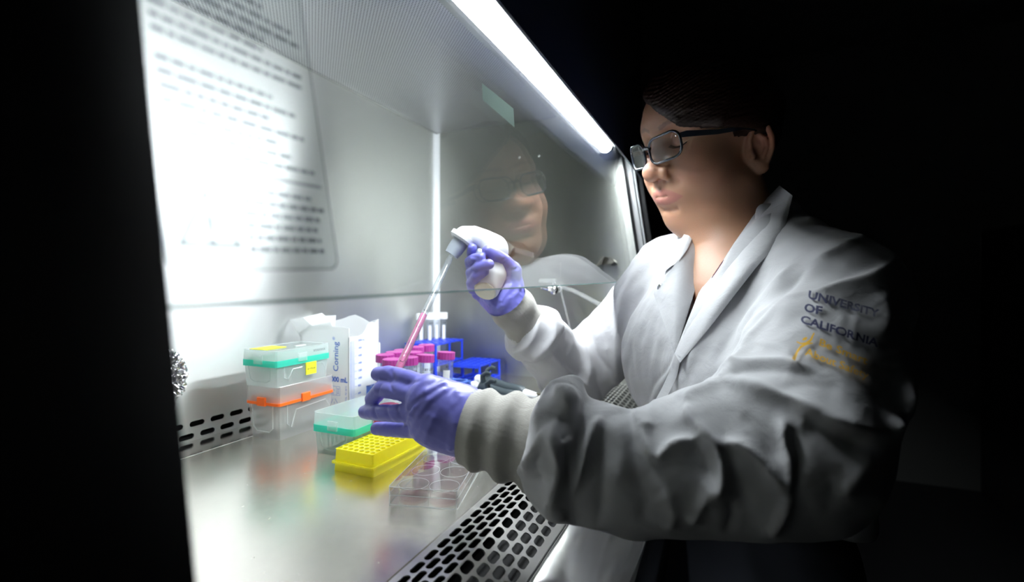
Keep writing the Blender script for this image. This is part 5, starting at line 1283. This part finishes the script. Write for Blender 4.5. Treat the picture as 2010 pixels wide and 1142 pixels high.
# end cap from the cut outline: flat slice just outside the cut
CAPF = Field([p for p in gp]+[Half(endc+en*.0022, endn, .001), Half(endc-en*.0002, -endn, .001)])
V, Q = surface(CAPF, (.62,.30,1.10), (.88,.50,1.20), .0012, 16); e_ = np_mesh('end_cap', V, Q, M['ctrlcream']); e_.parent = gun; e_.matrix_local = GI
zf = zframe(nozc, nd_)
MB().lathe([(.012,-.006),(.0215,-.004),(.0215,.003),(.0195,.005),(.0185,.006)], 28, zf).build('nose_ring', M['ctrl'], gun, smooth=.6, M=GI)
MB().lathe([(.0190,.005),(.0130,.0065),(.0128,.022),(.0112,.030),(.0112,.0315),(.0070,.0315),(.0066,.026)], 28, zf).build('nose_cone', M['ctrlgrey'], gun, smooth=.6, M=GI)
for (u, v, D_) in ((944,497,.764),(951,504,.758)):
    MB().lathe([(.0062,0),(.0062,.005),(.0050,.0068),(.001,.0072)], 18, zframe(P(u,v,D_+.004), P(u-14,v-6,D_-.004)-P(u,v,D_))).build('trigger_button', M['ctrlgrey'], gun, smooth=.6, M=GI)
# serological pipette with pink medium
tipb = P(771,748,.598); topb = nozt+nd_*.002; ax_ = tipb-topb; Lp_ = float(np.linalg.norm(ax_)); m_ = zframe(topb, ax_)
pip = thing('serological_pipette', 'long graduated clear pipette with pink medium below the controller', 'pipette', mat=m_)
MB().lathe([(.0034,-.012),(.0034,.006),(.0050,.016),(.0050,Lp_-.022),(.0022,Lp_-.004),(.0014,Lp_)], 20, cap=False).build('glass_tube', M['tubeclear'], pip, smooth=.7)
MB().lathe([(.0030,-.008),(.0030,.006)], 12).build('filter_plug', M['whitecap'], pip, smooth=.6)
zl = Lp_*.545
MB().lathe([(.0002,zl),(.0045,zl),(.0045,Lp_-.024),(.0018,Lp_-.005),(.0002,Lp_-.004)], 20, cap=False).build('pink_medium', M['medium_pink'], pip, smooth=.7)
sm = MB(); wc = m_.inverted() @ Vector(CAM); a0 = math.atan2(wc.y, wc.x)
k = 0; z = .028
while z < Lp_-.03:
    span = 1.1 if k % 5 == 0 else .55; rr = .00512; seg = 6
    for i in range(seg):
        a, b = a0-.9+span*i/seg, a0-.9+span*(i+1)/seg; sm.add([(rr*math.cos(a),rr*math.sin(a),z),(rr*math.cos(b),rr*math.sin(b),z),(rr*math.cos(b),rr*math.sin(b),z+.0005),(rr*math.cos(a),rr*math.sin(a),z+.0005)], [(0,1,2,3)])
    z += .0024; k += 1
sm.build('graduation_marks', M['blackink'], pip)
for i in range(6):
    v, f = text_mesh(str(i+2), .0062, 'CENTER', .0001); zz = Lp_*.93-.030*i-.01; v = [(.00515*math.cos(a0+.55-q[1]/.0051*1), .00515*math.sin(a0+.55-q[1]/.0051*1), zz+q[0]) for q in v]
    MB().add(v, f).build('printed_number', M['blackink'], pip)
# small clear bottle under the fingers
fq = P(764,800,.612); bt = thing('culture_flask', 'small clear flask of pink medium between the left glove fingers', 'flask', tuple(fq))
tl = Matrix.Rotation(.22,4,'X') @ Matrix.Rotation(-.25,4,'Y')
MB().lathe([(.0005,-.028),(.019,-.026),(.0205,-.022),(.0205,.004),(.017,.012),(.0105,.018),(.0105,.030),(.0118,.030),(.0118,.0325),(.0098,.0325)], 28, tl, cap=False).build('flask_body', M['tubeclear'], bt, smooth=.7)
MB().lathe([(.0004,-.026),(.0190,-.0245),(.0190,-.004),(.0004,-.003)], 24, tl, cap=False).build('pink_medium', M['medium_red'], bt, smooth=.6)
MB().tube([tl @ Vector((.0122*math.cos(a), .0122*math.sin(a), .0315)) for a in np.linspace(0,2*PI,22)], .0012, 6, cap=False).build('flask_lip', M['pp'], bt, smooth=.7)
# ------------------------------------------------------------------ trousers, shoes and stool (in the dark below)
M['denim'] = pbr('dark_trousers', (.012,.014,.022), .85)
hip = C0_+up3*-.42; fl_ = Field([Cap([hip+BL*s_*.08, hip+BL*s_*.11+BF*.40+up3*-.02, hip+BL*s_*.11+BF*.40+up3*-.44],[.095,.072,.048],k=.03) for s_ in (1,-1)]+[Ell(hip,(.17,.13,.10),k=.05,ax=BAX), Ell(hip+up3*.13-BF*.03,(.160,.080,.14),k=.05,ax=BAX)])  # last ellipsoid carries the dark trousers over the belly, standing in for shade
lo_b = (.35,-.25,.10); V, Q = surface(fl_, lo_b, (1.05,.55,.98), .010); np_mesh('trousers', V, Q, M['denim'], person)
for s_ in (1,-1):
    a = hip+BL*s_*.11+BF*.38; V, Q = surface(Field([Cap([np.array([a[0],a[1],.10]), np.array([a[0],a[1],.045])+BF*.05, np.array([a[0],a[1],.035])+BF*.17],[.045,.045,.034],k=.02), Half((a[0],a[1],.004),(0,0,-1))]), (a[0]-.25,a[1]-.25,-.02), (a[0]+.25,a[1]+.30,.20), .008); np_mesh('shoe', V, Q, M['black'], person)
st = thing('lab_stool', 'round black laboratory stool under the seated person', 'stool', (hip[0],hip[1],0))
MB().lathe([(.02,.545),(.18,.545),(.19,.56),(.19,.575),(.17,.583),(.0,.583)], 32).build('seat', M['black'], st, smooth=.6)
MB().lathe([(.025,.06),(.025,.545)], 16).build('column', M['chrome'], st, smooth=.6)
for i in range(5):
    a = 2*PI*i/5; MB().tube([(0,0,.10),(.27*math.cos(a),.27*math.sin(a),.06)], [.020,.014], 8).build('leg', M['black'], st, smooth=.6)
    MB().lathe([(.0,-.012),(.026,-.012),(.026,.012),(.0,.012)], 14, zframe((.27*math.cos(a),.27*math.sin(a),.027),(-math.sin(a),math.cos(a),0))).build('caster', M['black'], st, smooth=.6)
MB().tube([(.16*math.cos(a),.16*math.sin(a),.25) for a in np.linspace(0,2*PI,28)], .010, 8, cap=False).build('foot_ring', M['chrome'], st, smooth=.7)
